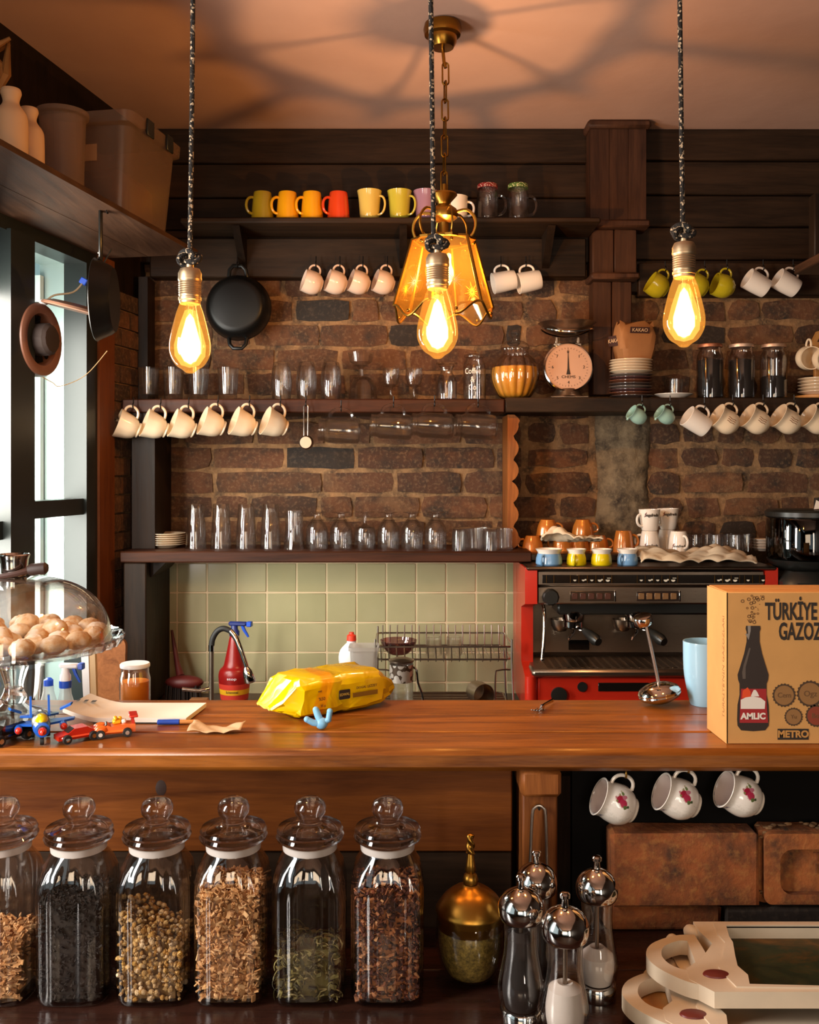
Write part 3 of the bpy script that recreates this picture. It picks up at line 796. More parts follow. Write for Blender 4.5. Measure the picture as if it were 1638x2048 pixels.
# ================================================================== cups
def handle_tube(r0, z0, z1, out, rr=.0042, r1=None, n=13, flat=1.0):
    r1 = r0 if r1 is None else r1
    pts = []
    for i in range(n):
        q = i/(n-1); a = -PI/2+PI*q
        pts.append(((r0+(r1-r0)*q)-.002+out*max(math.cos(a), 0)**.75, 0, z0+(z1-z0)*(.5+.5*math.sin(a))))
    return MB().tube(pts, rr, 8, flat=flat)
CUP = {   # outer profile, handle (r0, z0, z1, out, thickness, r1)
 'taper': ([(0,0),(.026,0),(.029,.003),(.033,.040),(.0365,.088),(.0365,.091)], (.0335,.018,.070,.022,.0045,.0355)),
 'bell': ([(0,0),(.021,0),(.023,.002),(.030,.014),(.0325,.040),(.0355,.075),(.039,.094),(.0395,.096)], (.031,.018,.078,.024,.0035,.0355)),
 'tea': ([(0,0),(.023,0),(.0245,.003),(.023,.007),(.030,.013),(.0375,.030),(.0415,.050),(.046,.069),(.0465,.071)], (.034,.018,.061,.027,.0042,.043)),
 'round': ([(0,0),(.022,0),(.024,.003),(.034,.012),(.041,.030),(.0415,.048),(.0395,.064),(.0395,.068)], (.040,.018,.058,.026,.0038,.0395)),
 'belly': ([(0,0),(.021,0),(.024,.002),(.037,.014),(.0435,.034),(.0425,.056),(.042,.070),(.0465,.085),(.047,.087)], (.042,.024,.076,.026,.0042,.043)),
 'cyl': ([(0,0),(.031,0),(.034,.003),(.0365,.040),(.0375,.076),(.0375,.079)], (.0355,.014,.066,.024,.0042,.037)),
 'jug': ([(0,0),(.017,0),(.019,.002),(.0255,.014),(.0275,.030),(.025,.046),(.0275,.056),(.028,.058)], (.027,.014,.050,.018,.0032,.0255)),
 'floral': ([(r*.78, z*.78) for r, z in [(0,0),(.024,0),(.0255,.002),(.025,.005),(.034,.014),(.041,.032),(.0395,.052),(.0365,.066),(.0385,.077),(.0392,.079)]], (.0312,.0156,.0515,.0187,.0030,.0292)),
 'espresso': ([(0,0),(.021,0),(.0225,.002),(.024,.006),(.031,.022),(.0355,.046),(.0365,.050)], (.030,.012,.040,.017,.0034,.035)),
 'cafe': ([(0,0),(.022,0),(.0245,.003),(.029,.026),(.0335,.064),(.034,.067)], (.029,.014,.052,.018,.0040,.032)),
 'enamel': ([(0,0),(.033,0),(.0365,.004),(.0385,.040),(.039,.074),(.040,.077)], (.038,.016,.062,.022,.004,.039)),
 'tallmug': ([(0,0),(.024,0),(.0265,.003),(.033,.034),(.0375,.066),(.0385,.112),(.0385,.117)], (.036,.03,.092,.026,.005,.038)),
}
for k_, s_ in (('belly', .87), ('cyl', .92), ('round', .93), ('jug', .88)):
    CUP[k_] = ([(r*s_, z*s_) for r, z in CUP[k_][0]], tuple(q*s_ for q in CUP[k_][1]))
def cup_meshes(kind):
    def mk():
        p, h = CUP[kind]
        rad = None
        if kind == 'espresso': rad = lambda t, r, z: r*(1+.025*math.cos(8*t)) if r > .02 else r
        if kind == 'tea': rad = lambda t, r, z: r*(1+.012*math.cos(10*t)) if .012 < z else r
        sp = [p[0], p[1]]+smoothprof(p[1:], 3)[1:]
        return (MB().lathe(vessel(sp, .0028, .005), 32, None, rad).mesh('body'), handle_tube(h[0], h[1], h[2], h[3], h[4], h[5]).mesh('handle'))
    return cached('cup_'+kind, mk)
def cup(kind, name, label, mat, MW, group=None, cat='cup', hmat=None):
    t = thing(name, label, cat, M=MW, group=group)
    b, h = cup_meshes(kind)
    obj('body', b, mat, t); obj('handle', h, hmat or mat, t)
    return t
def hang(px, py, d, kind, a, b):
    """cup hung by its handle: opening turned to the window side and tipped up by a degrees, turned to the viewer by b degrees"""
    a, b = math.radians(a), math.radians(b)
    zc = Vector((-math.cos(a)*math.cos(b), -math.sin(b)*math.cos(a), math.sin(a)))
    xc = (Vector((0, 0, 1))-zc*zc.z).normalized(); yc = zc.cross(xc)
    p, h = CUP[kind]; hh = p[-1][1]
    R = Matrix((xc, yc, zc)).transposed().to_4x4()
    loc = P(px, py, d)-zc*hh*.5
    top = loc+zc*(h[1]+h[2])/2+xc*((h[0]+h[5])/2+h[3]-.002-h[4])
    return Matrix.Translation(loc) @ R, top
def upright(px, d, z, rz=0, flip=False, kind=None):
    m = T(X(px, d), d, z)
    if flip: m = m @ T(0, 0, CUP[kind][0][-1][1]) @ RX(180)
    return m @ RZ(rz)
# ---- upper shelf
dU = 3.035
def colm(n, h, **k): return cached('m_'+n, lambda: ceram(n, h, **k))
for px, c, h, lab in ((525, 'olive_glaze', '#a88a1c', 'olive yellow mug upside down at the window end of the top shelf'),
                      (575, 'amber_glaze', '#eaa212', 'amber yellow mug upside down beside the olive one'),
                      (624, 'amber_glaze', '#eaa212', 'amber yellow mug upside down beside the orange red one'),
                      (677, 'orange_glaze', '#d8431a', 'orange red mug upside down on the top shelf')):
    cup('taper', 'mug', lab, colm(c, h), upright(px, dU, ZU, 150, True, 'taper'), 'upturned mugs on the top shelf', 'mug')
for px, c, h, lab in ((739, 'straw_glaze', '#d8b95c', 'straw yellow cup standing upright on the top shelf'),
                      (799, 'lime_glaze', '#c0b23c', 'lime yellow cup standing upright between straw and mauve cups'),
                      (851, 'mauve_glaze', '#9a7488', 'mauve cup standing upright behind the middle pendant cord')):
    cup('bell', 'cup', lab, colm(c, h), upright(px, dU, ZU, -25), 'upright cups on the top shelf')
cup('enamel', 'mug', 'white mug on the top shelf half hidden by the brass lantern', M['white'], upright(911, dU, ZU, -5), None, 'mug')
def jarmug(MW, label, lid, group, seal=None):
    t = thing('jar_mug', label, 'jar mug', M=MW, group=group)
    pr = [(0,0),(.030,0),(.034,.004),(.035,.012),(.0345,.085),(.030,.095),(.0295,.099),(.0305,.101),(.0295,.104),(.0305,.107),(.0300,.112)]
    obj('body', cached('jarmug', lambda: MB().lathe(vessel(pr, .003, .006), 28).mesh('body')), M['glass'], t)
    obj('handle', cached('jarmugh', lambda: handle_tube(.0345, .020, .082, .026, .005, .0345).mesh('handle')), M['glass'], t)
    if lid:
        obj('lid', cached('jarlid', lambda: MB().lathe([(0,.118),(.031,.1175),(.0325,.115),(.0325,.104),(.0315,.104),(.0310,.114),(0,.1145)][::-1], 28).mesh('lid')), lid, t)
    return t
def lidmat(n, c1, c2):
    t = NT(n); b = t.bsdf(rough=.5); vo = t.n('ShaderNodeTexVoronoi'); vo.inputs['Scale'].default_value = 190; t.l(t.coords(), vo.inputs['Vector'])
    t.l(t.ramp(vo.outputs['Distance'], [(.3, hexc(c2)), (.4, hexc(c1))]), b.inputs['Base Color']); return t.m
jarmug(upright(975, dU, ZU, 5) @ RZ(-15), 'glass jar mug with a red spotted lid on the top shelf', lidmat('red_spotted_lid', '#8c2420', '#d8b8a0'), 'lidded jar mugs on the top shelf')
jarmug(upright(1036, dU, ZU, 5) @ RZ(-5), 'glass jar mug with a green spotted lid on the top shelf', lidmat('green_spotted_lid', '#4d6a2c', '#d8d0a0'), 'lidded jar mugs on the top shelf')
# ---- cups hung from the rail boards
def hung(kind, px, py, d, a, b, name, label, mat, group, parent, cat='cup', hk=True):
    m, top = hang(px, py, d, kind, a, b)
    t = cup(kind, name, label, mat, m, group, cat)
    if hk: hook(parent, top-Vector((0, 0, .0)))
    return t
PINK = colm('pinkish_china', '#e6c8b2')
for i, px in enumerate((625, 673, 719, 768, 824)):
    hung('round', px, 566, 3.105, 16, 18, 'cup', ['pinkish white cup hooked on the rail, nearest the black pan', 'second pinkish white cup on the rail, counted from the black pan', 'third pinkish white cup on the rail, counted from the black pan', 'fourth pinkish white cup on the rail, beside the lantern', 'pinkish white cup on the rail hidden behind the lantern glass'][i], PINK, 'pinkish cups on the hook rail', hb)
for i, (px, l) in enumerate(((1008, 'white mug on the hook rail next to the lantern'), (1058, 'white mug on the hook rail nearest the boxed pillar'))):
    hung('cyl', px, 563, 3.105, -12, 6, 'mug', l, M['white'], 'white mugs on the hook rail', hb, 'mug')
YEL = colm('yellow_glaze', '#b3a21e')
for px, l in ((1316, 'yellow cup on hooks nearest the boxed pillar'), (1395, 'yellow cup on hooks directly behind the hanging bulb'), (1447, 'yellow cup on hooks beside the white mugs')):
    hung('round', px, 573, 3.10, 30 if px < 1400 else 16, 6, 'cup', l, YEL, 'yellow cups on the hook rail', hb2)
for px, l in ((1513, 'white mug on hooks next to the yellow cups'), (1573, 'white mug on hooks nearest the side wall shelf')):
    hung('cyl', px, 567, 3.10, 28, 6, 'mug', l, M['white'], 'white mugs beside the yellow cups', hb2, 'mug')
# ---- cups under the middle shelves
for i, (px, py) in enumerate(((256, 853), (311, 853), (367, 853), (426, 849), (489, 849), (551, 849))):
    hung('tea', px, py, 2.955, 20, 24, 'teacup', ['white fluted teacup hooked nearest the window', 'second hooked white teacup from the window', 'third hooked white teacup from the window', 'fourth hooked white teacup from the window', 'fifth hooked white teacup from the window', 'white fluted teacup hooked next to the measuring scoop'][i], M['cream'], 'white teacups hooked under the middle shelf', sm)
TEAL = colm('pale_teal_glaze', '#94b8ac')
for px, l in ((1275, 'tiny pale teal milk jug hooked nearest the cement patch'), (1331, 'tiny pale teal milk jug hooked next to the white mug')):
    t = hung('jug', px, 832, 2.955, 32, 14, 'milk_jug', l, TEAL, 'tiny milk jugs under the shelf', sr, 'jug')
    obj('spout', MB().ball((-.0248, 0, .049), (.006, .005, .004), 10, 6), TEAL, t)
hung('cyl', 1393, 844, 2.955, 32, 8, 'mug', 'straight white mug hooked next to the teal milk jugs', M['white'], None, sr, 'mug')
MARK = simple('brown_print', '#7a4a2a', .6)
for i, px in enumerate((1452, 1513, 1575, 1634)):
    t = hung('belly', px, 843, 2.955, 30, 8, 'cup', ['first printed white cup hooked beside the straight mug', 'second printed white cup after the straight mug', 'third printed white cup after the straight mug', 'printed white cup cut by the picture edge under the shelf'][i], M['cream'], 'printed white cups under the shelf', sr)
    g = MB(); r0 = .0384
    for k in range(3):
        ang = -PI/2-.15+.16*k
        g.tube([((r0+.0002)*math.cos(ang+.03*math.sin(q*9)), (r0+.0002)*math.sin(ang+.03*math.sin(q*9)), (.026+q*.026)) for q in [j/8 for j in range(9)]], .0008, 4)
    obj('printed_mark', g, MARK, t)
# measuring scoop
t = thing('measuring_scoop', 'small steel coffee scoop hanging under the middle shelf', 'scoop', P(612, 885, 2.96))
obj('bowl', MB().lathe(vessel([(0,0),(.018,0),(.0215,.004),(.023,.020)], .0012, .0015), 24, RX(-90) @ T(0, 0, -.01)), M['steel'], t)
obj('handle', MB().tube([(-.006, 0, .020), (-.0065, 0, .112), (-.004, 0, .117), (.004, 0, .117), (.0065, 0, .112), (.006, 0, .020)], .0018, 6), M['wire'], t)
hook(sm, P(612, 885, 2.96)+Vector((0, 0, .113)))
# glass jar mugs hung under the shelf
for i, (px, py) in enumerate(((682, 846), (786, 838), (868, 836), (955, 838))):
    zc = Vector((-.985, -.15, .03+.02*(i > 0))).normalized(); xc = (Vector((0,0,1))-zc*zc.z).normalized(); yc = zc.cross(xc)
    loc = P(px, py+15, 2.95)-zc*.057
    Mx = Matrix.Translation(loc) @ Matrix((xc, yc, zc)).transposed().to_4x4() @ Matrix.Scale(1.14, 4)
    jarmug(Mx, ['clear jar mug hooked next to the measuring scoop', 'second clear jar mug hooked after the scoop', 'third clear jar mug hooked after the scoop', 'clear jar mug hooked beside the scalloped upright'][i], None, 'clear jar mugs under the middle shelf')
    hook(sm, loc+zc*.058+xc*(.0345+.026-.008)*1.14)

# ================================================================== glasses
def glass(kind, px, d, z, label, group, flip=False, mat=None, name='drinking_glass', rz=0, cat='glass'):
    def mk():
        p, t, b, rad = GL[kind]
        return MB().lathe(vessel(p, t, b), 28, None, rad).mesh('glass')
    m = T(X(px, d), d, z)
    if flip: m = m @ T(0, 0, GL[kind][0][-1][1]) @ RX(180)
    o = obj(name, cached('gl_'+kind, mk), mat or M['glass'], None, m @ RZ(rz))
    return tag(o, label, cat, group)
rib = lambda n, a: (lambda t, r, z: r*(1+a*math.cos(n*t)) if r > .012 else r)
GL = {
 'tumbler': ([(0,0),(.027,0),(.029,.003),(.031,.050),(.0345,.105),(.0345,.106)], .0018, .020, None),
 'highball': ([(0,0),(.023,0),(.0255,.003),(.0275,.050),(.029,.055),(.033,.142),(.033,.143)], .002, .014, rib(10, .02)),
 'tulip': ([(0,0),(.024,0),(.026,.002),(.030,.020)]+smoothprof([(.030,.020),(.0345,.060),(.033,.095),(.029,.122),(.0295,.124)], 3)[1:], .0018, .012, None),
 'bowl': ([(0,0),(.026,0),(.030,.003),(.043,.030),(.046,.070),(.047,.072)], .0024, .008, rib(12, .02)),
 'coupe': ([(0,0),(.026,0),(.027,.002),(.008,.009),(.007,.030),(.012,.036),(.036,.052),(.043,.080),(.0435,.082)], .0022, .040, None),
 'wine': ([(0,0),(.025,0),(.026,.0015),(.006,.005),(.004,.012),(.004,.035),(.007,.041),(.022,.052),(.0275,.072),(.027,.102),(.0265,.104)], .0014, .046, None),
 'vase': ([(0,0),(.027,0),(.029,.003)]+smoothprof([(.029,.003),(.0285,.030),(.0275,.060),(.0305,.095),(.0345,.123),(.0345,.124)], 3)[1:], .0022, .010, rib(8, .02)),
 'goblet': ([(0,0),(.028,0),(.029,.002),(.012,.006),(.0105,.012),(.013,.020),(.026,.036),(.0335,.050),(.035,.070),(.0345,.115),(.034,.117)], .002, .026, None),
 'stem': ([(0,0),(.030,0),(.031,.0018),(.008,.006),(.0048,.014),(.0048,.036),(.008,.042),(.030,.052),(.0335,.068),(.033,.117),(.0325,.118)], .0018, .050, None),
 'mugglass': ([(0,0),(.030,0),(.0345,.004),(.0345,.060),(.026,.082),(.022,.100),(.026,.112),(.0265,.114)], .002, .006, None),
 'tea': ([(0,0),(.022,0),(.024,.003),(.0245,.060),(.0255,.066),(.0255,.067)], .002, .008, rib(14, .02)),
 'espresso': ([(0,0),(.020,0),(.023,.003),(.0265,.056),(.0265,.058)], .0022, .009, rib(9, .025)),
}
for i, px in enumerate((298, 347, 397, 456)):
    glass('tumbler', px, 3.07, ZM, ['plain tumbler on the middle shelf, nearest the dark post', 'second plain tumbler from the dark post on the middle shelf', 'third plain tumbler from the dark post, below the hanging bulb', 'fourth plain tumbler from the dark post on the middle shelf'][i], 'plain tumblers on the middle shelf')
for i, px in enumerate((563, 613, 662)):
    glass('tulip', px, 3.07, ZM, ['tulip shaped glass upside down, nearest the black pan', 'middle one of three tulip shaped glasses turned upside down', 'tulip shaped glass upside down beside the stacked dessert glass'][i], 'upturned tulip glasses on the middle shelf', True)
glass('bowl', 726, 3.07, ZM, 'ribbed glass bowl on the middle shelf under a dessert glass', None, True, name='glass_bowl', cat='bowl')
glass('coupe', 722, 3.07, ZM+.0725, 'footed dessert glass standing on the upturned glass bowl', None, name='dessert_glass')
for px, l in ((782, 'small stemmed glass next to the glass bowl'), (828, 'small stemmed glass partly behind the middle bulb')):
    glass('wine', px, 3.06, ZM, l, 'small stemmed glasses on the middle shelf', name='stemmed_glass')
for i, px in enumerate((392, 442, 492, 541)):
    glass('highball', px, 3.0, ZL, ['tall tumbler upside down next to the stack of plates', 'second tall upturned tumbler from the stack of plates', 'third tall upturned tumbler from the stack of plates', 'tall upturned tumbler beside the waisted glass'][i], 'tall upturned tumblers on the low shelf', True)
glass('vase', 588, 3.0, ZL, 'waisted ribbed glass on the low shelf after the tall tumblers', None, True)
for i, (px, k) in enumerate(((634, 'goblet'), (682, 'goblet'), (730, 'stem'), (777, 'goblet'), (824, 'goblet'), (871, 'goblet'))):
    glass(k, px, 3.0, ZL, ['upturned goblet beside the waisted glass', 'second upturned goblet after the waisted glass', 'thin stemmed glass upside down between the goblets', 'upturned goblet right after the thin stemmed glass', 'fifth upturned foot glass, second from the small tea glasses', 'upturned goblet next to the small tea glasses'][i], 'upturned goblets on the low shelf' if k == 'goblet' else None, True, name='goblet' if k == 'goblet' else 'stemmed_glass')
for i, (px, dd) in enumerate(((920, 2.95), (951, 2.955), (982, 2.95), (1010, 2.955), (932, 3.01), (964, 3.012), (997, 3.01))):
    glass('tea', px, dd, ZL, ['front small ribbed tea glass nearest the goblets', 'second small ribbed tea glass of the front row', 'third small ribbed tea glass of the front row', 'front small ribbed tea glass at the shelf end', 'back row small tea glass nearest the goblets', 'middle small tea glass of the back row', 'back row small tea glass at the shelf end'][i], 'small tea glasses on the low shelf', i % 2 == 0, name='tea_glass')
# plates
def plate(px, d, z, r, label, mat, group, h=.012, name='plate', dx=0, cat='plate'):
    o = obj(name, cached('plate%.3f_%.3f' % (r, h), lambda: MB().lathe([(0,0),(r*.55,0),(r*.58,.001),(r*.66,h*.35),(r,h),(r,h+.0015),(r*.66,h*.35+.003),(r*.55,.0035),(0,.0035)], 36).mesh('plate')), mat, None, T(X(px, d)+dx, d, z))
    return tag(o, label, cat, group)
for i in range(6):
    plate(331, 3.06, ZL+i*.0068, .064, ['lowest small cream plate of the stack beside the tall tumblers', 'second lowest cream plate of the stack beside the tall tumblers', 'third cream plate up in the stack beside the tall tumblers', 'fourth cream plate up in the stack beside the tall tumblers', 'second cream plate from the top, beside the tall tumblers', 'topmost small cream plate beside the tall tumblers'][i], M['cream'], 'stacked small plates on the low shelf', .0115, dx=random.uniform(-.001, .001))
DPL = [colm('slate_plate', '#5a4a44', ), colm('rust_plate', '#7c4a35'), colm('plum_plate', '#5f3f3c'), colm('grey_plate', '#7a6a60')]
for i in range(8):
    plate(1262, 3.085, ZM+.004+i*.0098, .070, 'dark earthen plate, number %s from the bottom of the tall plate pile' % ORD[i] if i else 'lowest dark earthen plate of the tall plate pile', DPL[i % 4], 'dark plates in the tall pile', .011, dx=random.uniform(-.002, .002))
for i in range(5):
    plate(1262, 3.085, ZM+.004+.0784+i*.0088, .069, 'white plate %s above the dark plates in the tall pile' % ORD[i] if i < 4 else 'topmost white plate under the cocoa bag', M['cream'], 'white plates in the tall pile', .013, dx=random.uniform(-.002, .002))
plate(1347, 3.05, ZM+.004, .060, 'single white saucer between plate pile and coffee jars', M['white'], None, .014, 'saucer', cat='saucer')
glass('espresso', 1350, 3.05, ZM+.0085, 'small glass standing on the single white saucer', None)
for i in range(5):
    plate(1640, 3.07, ZM+.015+i*.0105, .068, 'white plate number %s up in the pile on the wooden board' % ORD[i], M['cream'], 'white plates by the picture edge', .013)
tag(obj('serving_board', MB().lathe([(0,0),(.082,0),(.084,.003),(.084,.009),(.082,.011),(0,.011)], 40), M['cork'], None, T(X(1640, 3.07), 3.07, ZM+.004)), 'round wooden board under the white plates near the side wall', 'board')
for k, (px, py, dd) in enumerate(((1616, 716, 3.03), (1650, 718, 3.0))):
    m = T(*P(px, py, dd)) @ RX(96) @ RZ(90) @ T(0, 0, -.034)
    cup('round', 'cup', ['white cup lying on its side on the plates', 'second white cup lying on the plates at the picture edge'][k], M['cream'], m, 'cups lying on the white plates')
t = thing('cup_stand', 'small light wooden cup stand behind the lying cups', 'stand', P(1640, 680, 3.12))
obj('stand_frame', MB().ring([(-.035,-.02),(.04,-.02),(.04,.028),(-.01,.028)], [(-.014,-.008),(.03,-.008),(.03,.012),(-.004,.012)], -.01, .01, Matrix(((1,0,0,0),(0,0,-1,0),(0,1,0,0),(0,0,0,1)))), M['cork'], t)
obj('stand_leg', MB().box(-.02, .02, -.008, .008, -.155, -.015, .003), M['cork'], t)
# ================================================================== more on the middle shelf
def lidjar(px, d, z, r, h, label, fill=None, fh=.7, lid='glass', name='glass_jar', group=None, neck=.8, cat='jar', lidm=None):
    t = thing(name, label, cat, (X(px, d), d, z), group=group)
    pr = [(0,0),(r*.9,0),(r,.004),(r,h*.72),(r*.97,h*.80),(r*neck,h*.87),(r*neck,h*.92),(r*neck*1.04,h*.925)]
    obj('body', MB().lathe(vessel(pr, .0022, .005), 28), M['jarglass'], t)
    if fill:
        obj('contents', MB().lathe([(0,.006),(r*.9-.001,.006),(r-.0035,.009),(r-.0035,h*.72*fh),(r*.5,h*.72*fh+.004),(0,h*.72*fh+.003)], 28), fill, t, kind='stuff')
    lm = lidm or M['jarglass']
    obj('lid', MB().lathe([(0,h*.93),(r*neck*1.12,h*.93),(r*neck*1.14,h*.945),(r*neck*1.12,h*.985),(r*neck*.9,h),(0,h)], 28), lm, t)
    return t
jx = X(893, 3.06)
t = thing('glass_carafe', 'small clear carafe on the middle shelf behind the hanging bulb', 'carafe', (X(893, 3.06), 3.06, ZM))
obj('body', MB().lathe(vessel([(0,0),(.030,0),(.034,.004),(.034,.060),(.030,.074),(.020,.088),(.019,.098),(.026,.112),(.027,.114)], .002, .006), 28), M['jarglass'], t)
obj('rim_disc', MB().lathe([(0,.115),(.034,.1155),(.036,.118),(.034,.121),(0,.121)], 24), M['jarglass'], t)
j = lidjar(949, 3.07, ZM, .037, .150, 'clip jar with curly white lettering beside the pumpkin jar')
g = text_mb('Coffee', .022, .0003, bend=.0375, sx=.8)
for i, (s, z, sz) in enumerate((('Coffee', .092, .026), ('&', .065, .026), ('Co', .040, .026))):
    obj('lettering', text_mb(s, sz, .0003, bend=.0375, sx=.8), M['paper'], j, T(0, 0, z) @ RZ(-14))
# pumpkin shaped jar
t = thing('pumpkin_jar', 'pumpkin shaped glass jar filled with yellow beans next to the scale', 'jar', (X(1030, 3.065), 3.065, ZM))
rib14 = lambda tt, r, z: 1.08*r*(1-.085*(1-abs(math.cos(7*tt)))**1.2) if r > .02 else r
pp = smoothprof([(.034,.002),(.050,.014),(.066,.045),(.0735,.075),(.0715,.105),(.058,.132),(.045,.146),(.042,.152),(.042,.166),(.046,.168)], 3)
obj('body', MB().lathe(vessel([(0,0),(.030,0)]+pp, .0025, .006), 56, None, rib14), M['jarglass'], t)
obj('contents', MB().lathe([(0,.008),(.030,.008)]+[(r-.004, z+.001) for r, z in pp if .01 < z < .106]+[(.05,.110),(0,.104)], 56, None, lambda tt, r, z: 1.075*r*(1-.11*(1-abs(math.cos(7*tt)))**1.1) if r > .02 else r), simple('yellow_grain', '#d8962c', .6, 0, .12), t, kind='stuff')
obj('lid', MB().lathe([(0,.169),(.044,.169),(.047,.173),(.044,.180),(.030,.190),(.012,.194),(.010,.200),(.016,.206),(.020,.216),(.016,.226),(0,.228)], 28), M['jarglass'], t)
# kitchen scale
def scale():
    d = 3.075; s = F/d
    t = thing('kitchen_scale', 'round cream dial kitchen scale with a steel weighing pan', 'scale', (X(1134, d), d, ZM+.004))
    obj('base_plate', MB().box(-.062, .062, -.055, .06, 0, .009, .004), M['steel'], t)
    obj('foot', MB().lathe([(.055,.009),(.046,.016),(.036,.034),(0,.036)], 24), M['steel'], t)
    zc = .102; RD = Matrix.Translation((0, -.022, zc)) @ RX(84)
    obj('dial_rim', MB().lathe([(.074,-.03),(.079,-.028),(.081,.0),(.080,.006),(.076,.008),(.074,.002),(.074,-.03)], 48, RD), M['chrome'], t)
    dl = obj('dial_face', MB().lathe([(0,.002),(.0745,.0015),(.0745,-.045),(0,-.045)][::-1], 48, RD), simple('dial_cream', '#c89c80', .5), t)
    g = MB()
    for i in range(40):
        a = 2*PI*i/40; r0 = .060 if i % 5 else .057
        g.box(-.0004, .0004, r0, .064, .0021, .0026, 0, RD @ Matrix.Rotation(a, 4, 'Z'))
    obj('tick_mark', g, M['ink'], dl, smooth=False, kind='stuff')
    TX = lambda x, z: RD @ T(x, z, .0026) @ RX(-90)
    for k, nmb in enumerate(('0', '1', '2', '3', '4', '5', '6', '7')):
        a = 2*PI*k/8
        obj('numeral', text_mb(nmb, .014, .0003), M['ink'], dl, TX(.050*math.sin(a), .050*math.cos(a)))
    obj('lettering', text_mb('CHEMS', .013, .0003, sx=1.1), M['ink'], dl, TX(0, -.032))
    obj('pointer', MB().prism([(-.0065,-.024),(.0065,-.024),(.0028,-.004),(.0006,.052),(-.0006,.052),(-.0028,-.004)], .0024, .0034, RD), M['ink'], t)
    obj('neck', MB().box(-.040, -.030, -.01, .004, .175, .202, .002).box(.030, .040, -.01, .004, .175, .202, .002).box(-.045, .045, -.012, .006, .172, .182, .002), M['steel'], t)
    obj('pan_ring', MB().tube([(.085*math.cos(q), .060*math.sin(q), .212+.018*abs(math.cos(q))**2) for q in [2*PI*i/32 for i in range(32)]], .003, 6, True), M['chrome'], t)
    obj('weighing_pan', MB().lathe(vessel([(0,.206),(.030,.208),(.062,.220),(.086,.242),(.094,.247)], .0015, .2085), 40), M['steel'], t)
scale()
tag(obj('beaded_cap', MB().lathe([(.036,.0),(.034,.014),(.024,.026),(0,.031)], 28), lidmat('beaded_cap', '#3b4a2c', '#c8b48a'), None, T(X(1128, 3.075), 3.075, ZM+.004+.2175)), 'speckled green dome lying in the weighing pan of the scale', 'lid')
# cocoa bag on the plates
def cocoa():
    d = 3.085; zt = ZM+.004+.0784+.0352+.0165
    t = thing('cocoa_bag', 'folded brown paper cocoa bag standing on the tall plate pile', 'bag', (X(1268, d), d, zt), rz=.18)
    lv = [(0, .050, .040), (.03, .060, .045), (.075, .064, .042), (.105, .060, .030), (.118, .056, .018)]
    g = MB(); n = 20
    for z, a, b in lv:
        for k in range(n):
            q = 2*PI*k/n; c, s_ = math.cos(q), math.sin(q)
            g.v.append((a*math.copysign(abs(c)**.45, c)+.004*math.sin(k*3+z*60), b*math.copysign(abs(s_)**.45, s_)+.003*math.sin(k*5+z*90), z+(.008*math.sin(k*1.7) if z > .11 else 0)))
    for i in range(len(lv)-1):
        for k in range(n): g.f.append((i*n+k, i*n+(k+1) % n, (i+1)*n+(k+1) % n, (i+1)*n+k))
    g.f.append(tuple(range(n))[::-1]); g.f.append(tuple(range((len(lv)-1)*n, len(lv)*n)))
    obj('paper_sack', g, simple('cocoa_paper', '#9c6a3e', .75, 0, .1), t, ang=30)
    lb = obj('label', MB().box(-.032, .034, -.0475, -.046, .088, .108, .0004, RX(14) @ T(0, .026, .0)), simple('label_brown', '#3a1d14', .6), t)
    obj('lettering', text_mb('KAKAO', .0155, .0003, sx=1.0), simple('label_cream', '#d8b48a', .7), lb, RX(14) @ T(.001, .026-.048, .098))
    lb2 = obj('label', MB().box(-.030, .030, -.0012, 0, .058, .092, .0004, T(-.0645, .0, -.015) @ RZ(-68)), simple('label_brown2', '#3a1d14', .6), t)
    obj('lettering', text_mb('KAKAO', .018, .0003), simple('label_cream2', '#d8b48a', .7), lb2, T(-.0645, .0, -.015) @ RZ(-68) @ T(0, -.0016, .075))
cocoa()
COF = simple('ground_coffee', '#1a110c', .9)
for px, lab, fh, lm in ((1420, 'tall dark coffee jar with rusty lid nearest the plates', .97, simple('copper_lid', '#a06446', .4, .6)),
                    (1483, 'tall dark coffee jar in the middle with a pale lid', .97, simple('pale_lid', '#c8a890', .4, .5)),
                    (1547, 'tall jar half full of dark coffee with a pale lid', .55, simple('pale_lid2', '#bb957a', .4, .5))):
    lidjar(px, 3.06, ZM+.004, .042, .178, lab, COF, fh, lidm=lm, group='dark coffee jars', name='coffee_jar', neck=.82)

# ================================================================== pans
t = thing('casserole_pan', 'big black two handled pan hanging on the wall beside the hook rail', 'pan', P(476, 615, 3.115))
RF = RX(90)
pr = smoothprof([(.070,.050),(.088,.044),(.101,.020),(.106,-.005),(.108,-.012)], 3)
obj('pan_body', MB().lathe([(0,.051)]+pr+[(.106,-.014),(.103,-.012),(.097,.016),(.085,.038),(0,.044)], 48, RF), M['iron'], t)
for s in (1, -1):
    obj('handle', MB().tube([(-.030, 0, s*.098), (-.026, -.006, s*.122), (-.014, -.008, s*.135), (.014, -.008, s*.135), (.026, -.006, s*.122), (.030, 0, s*.098)], .0065, 8), M['iron'], t)
hook(hb, P(476, 615, 3.115)+Vector((0, -.008, .128)), 1.2)
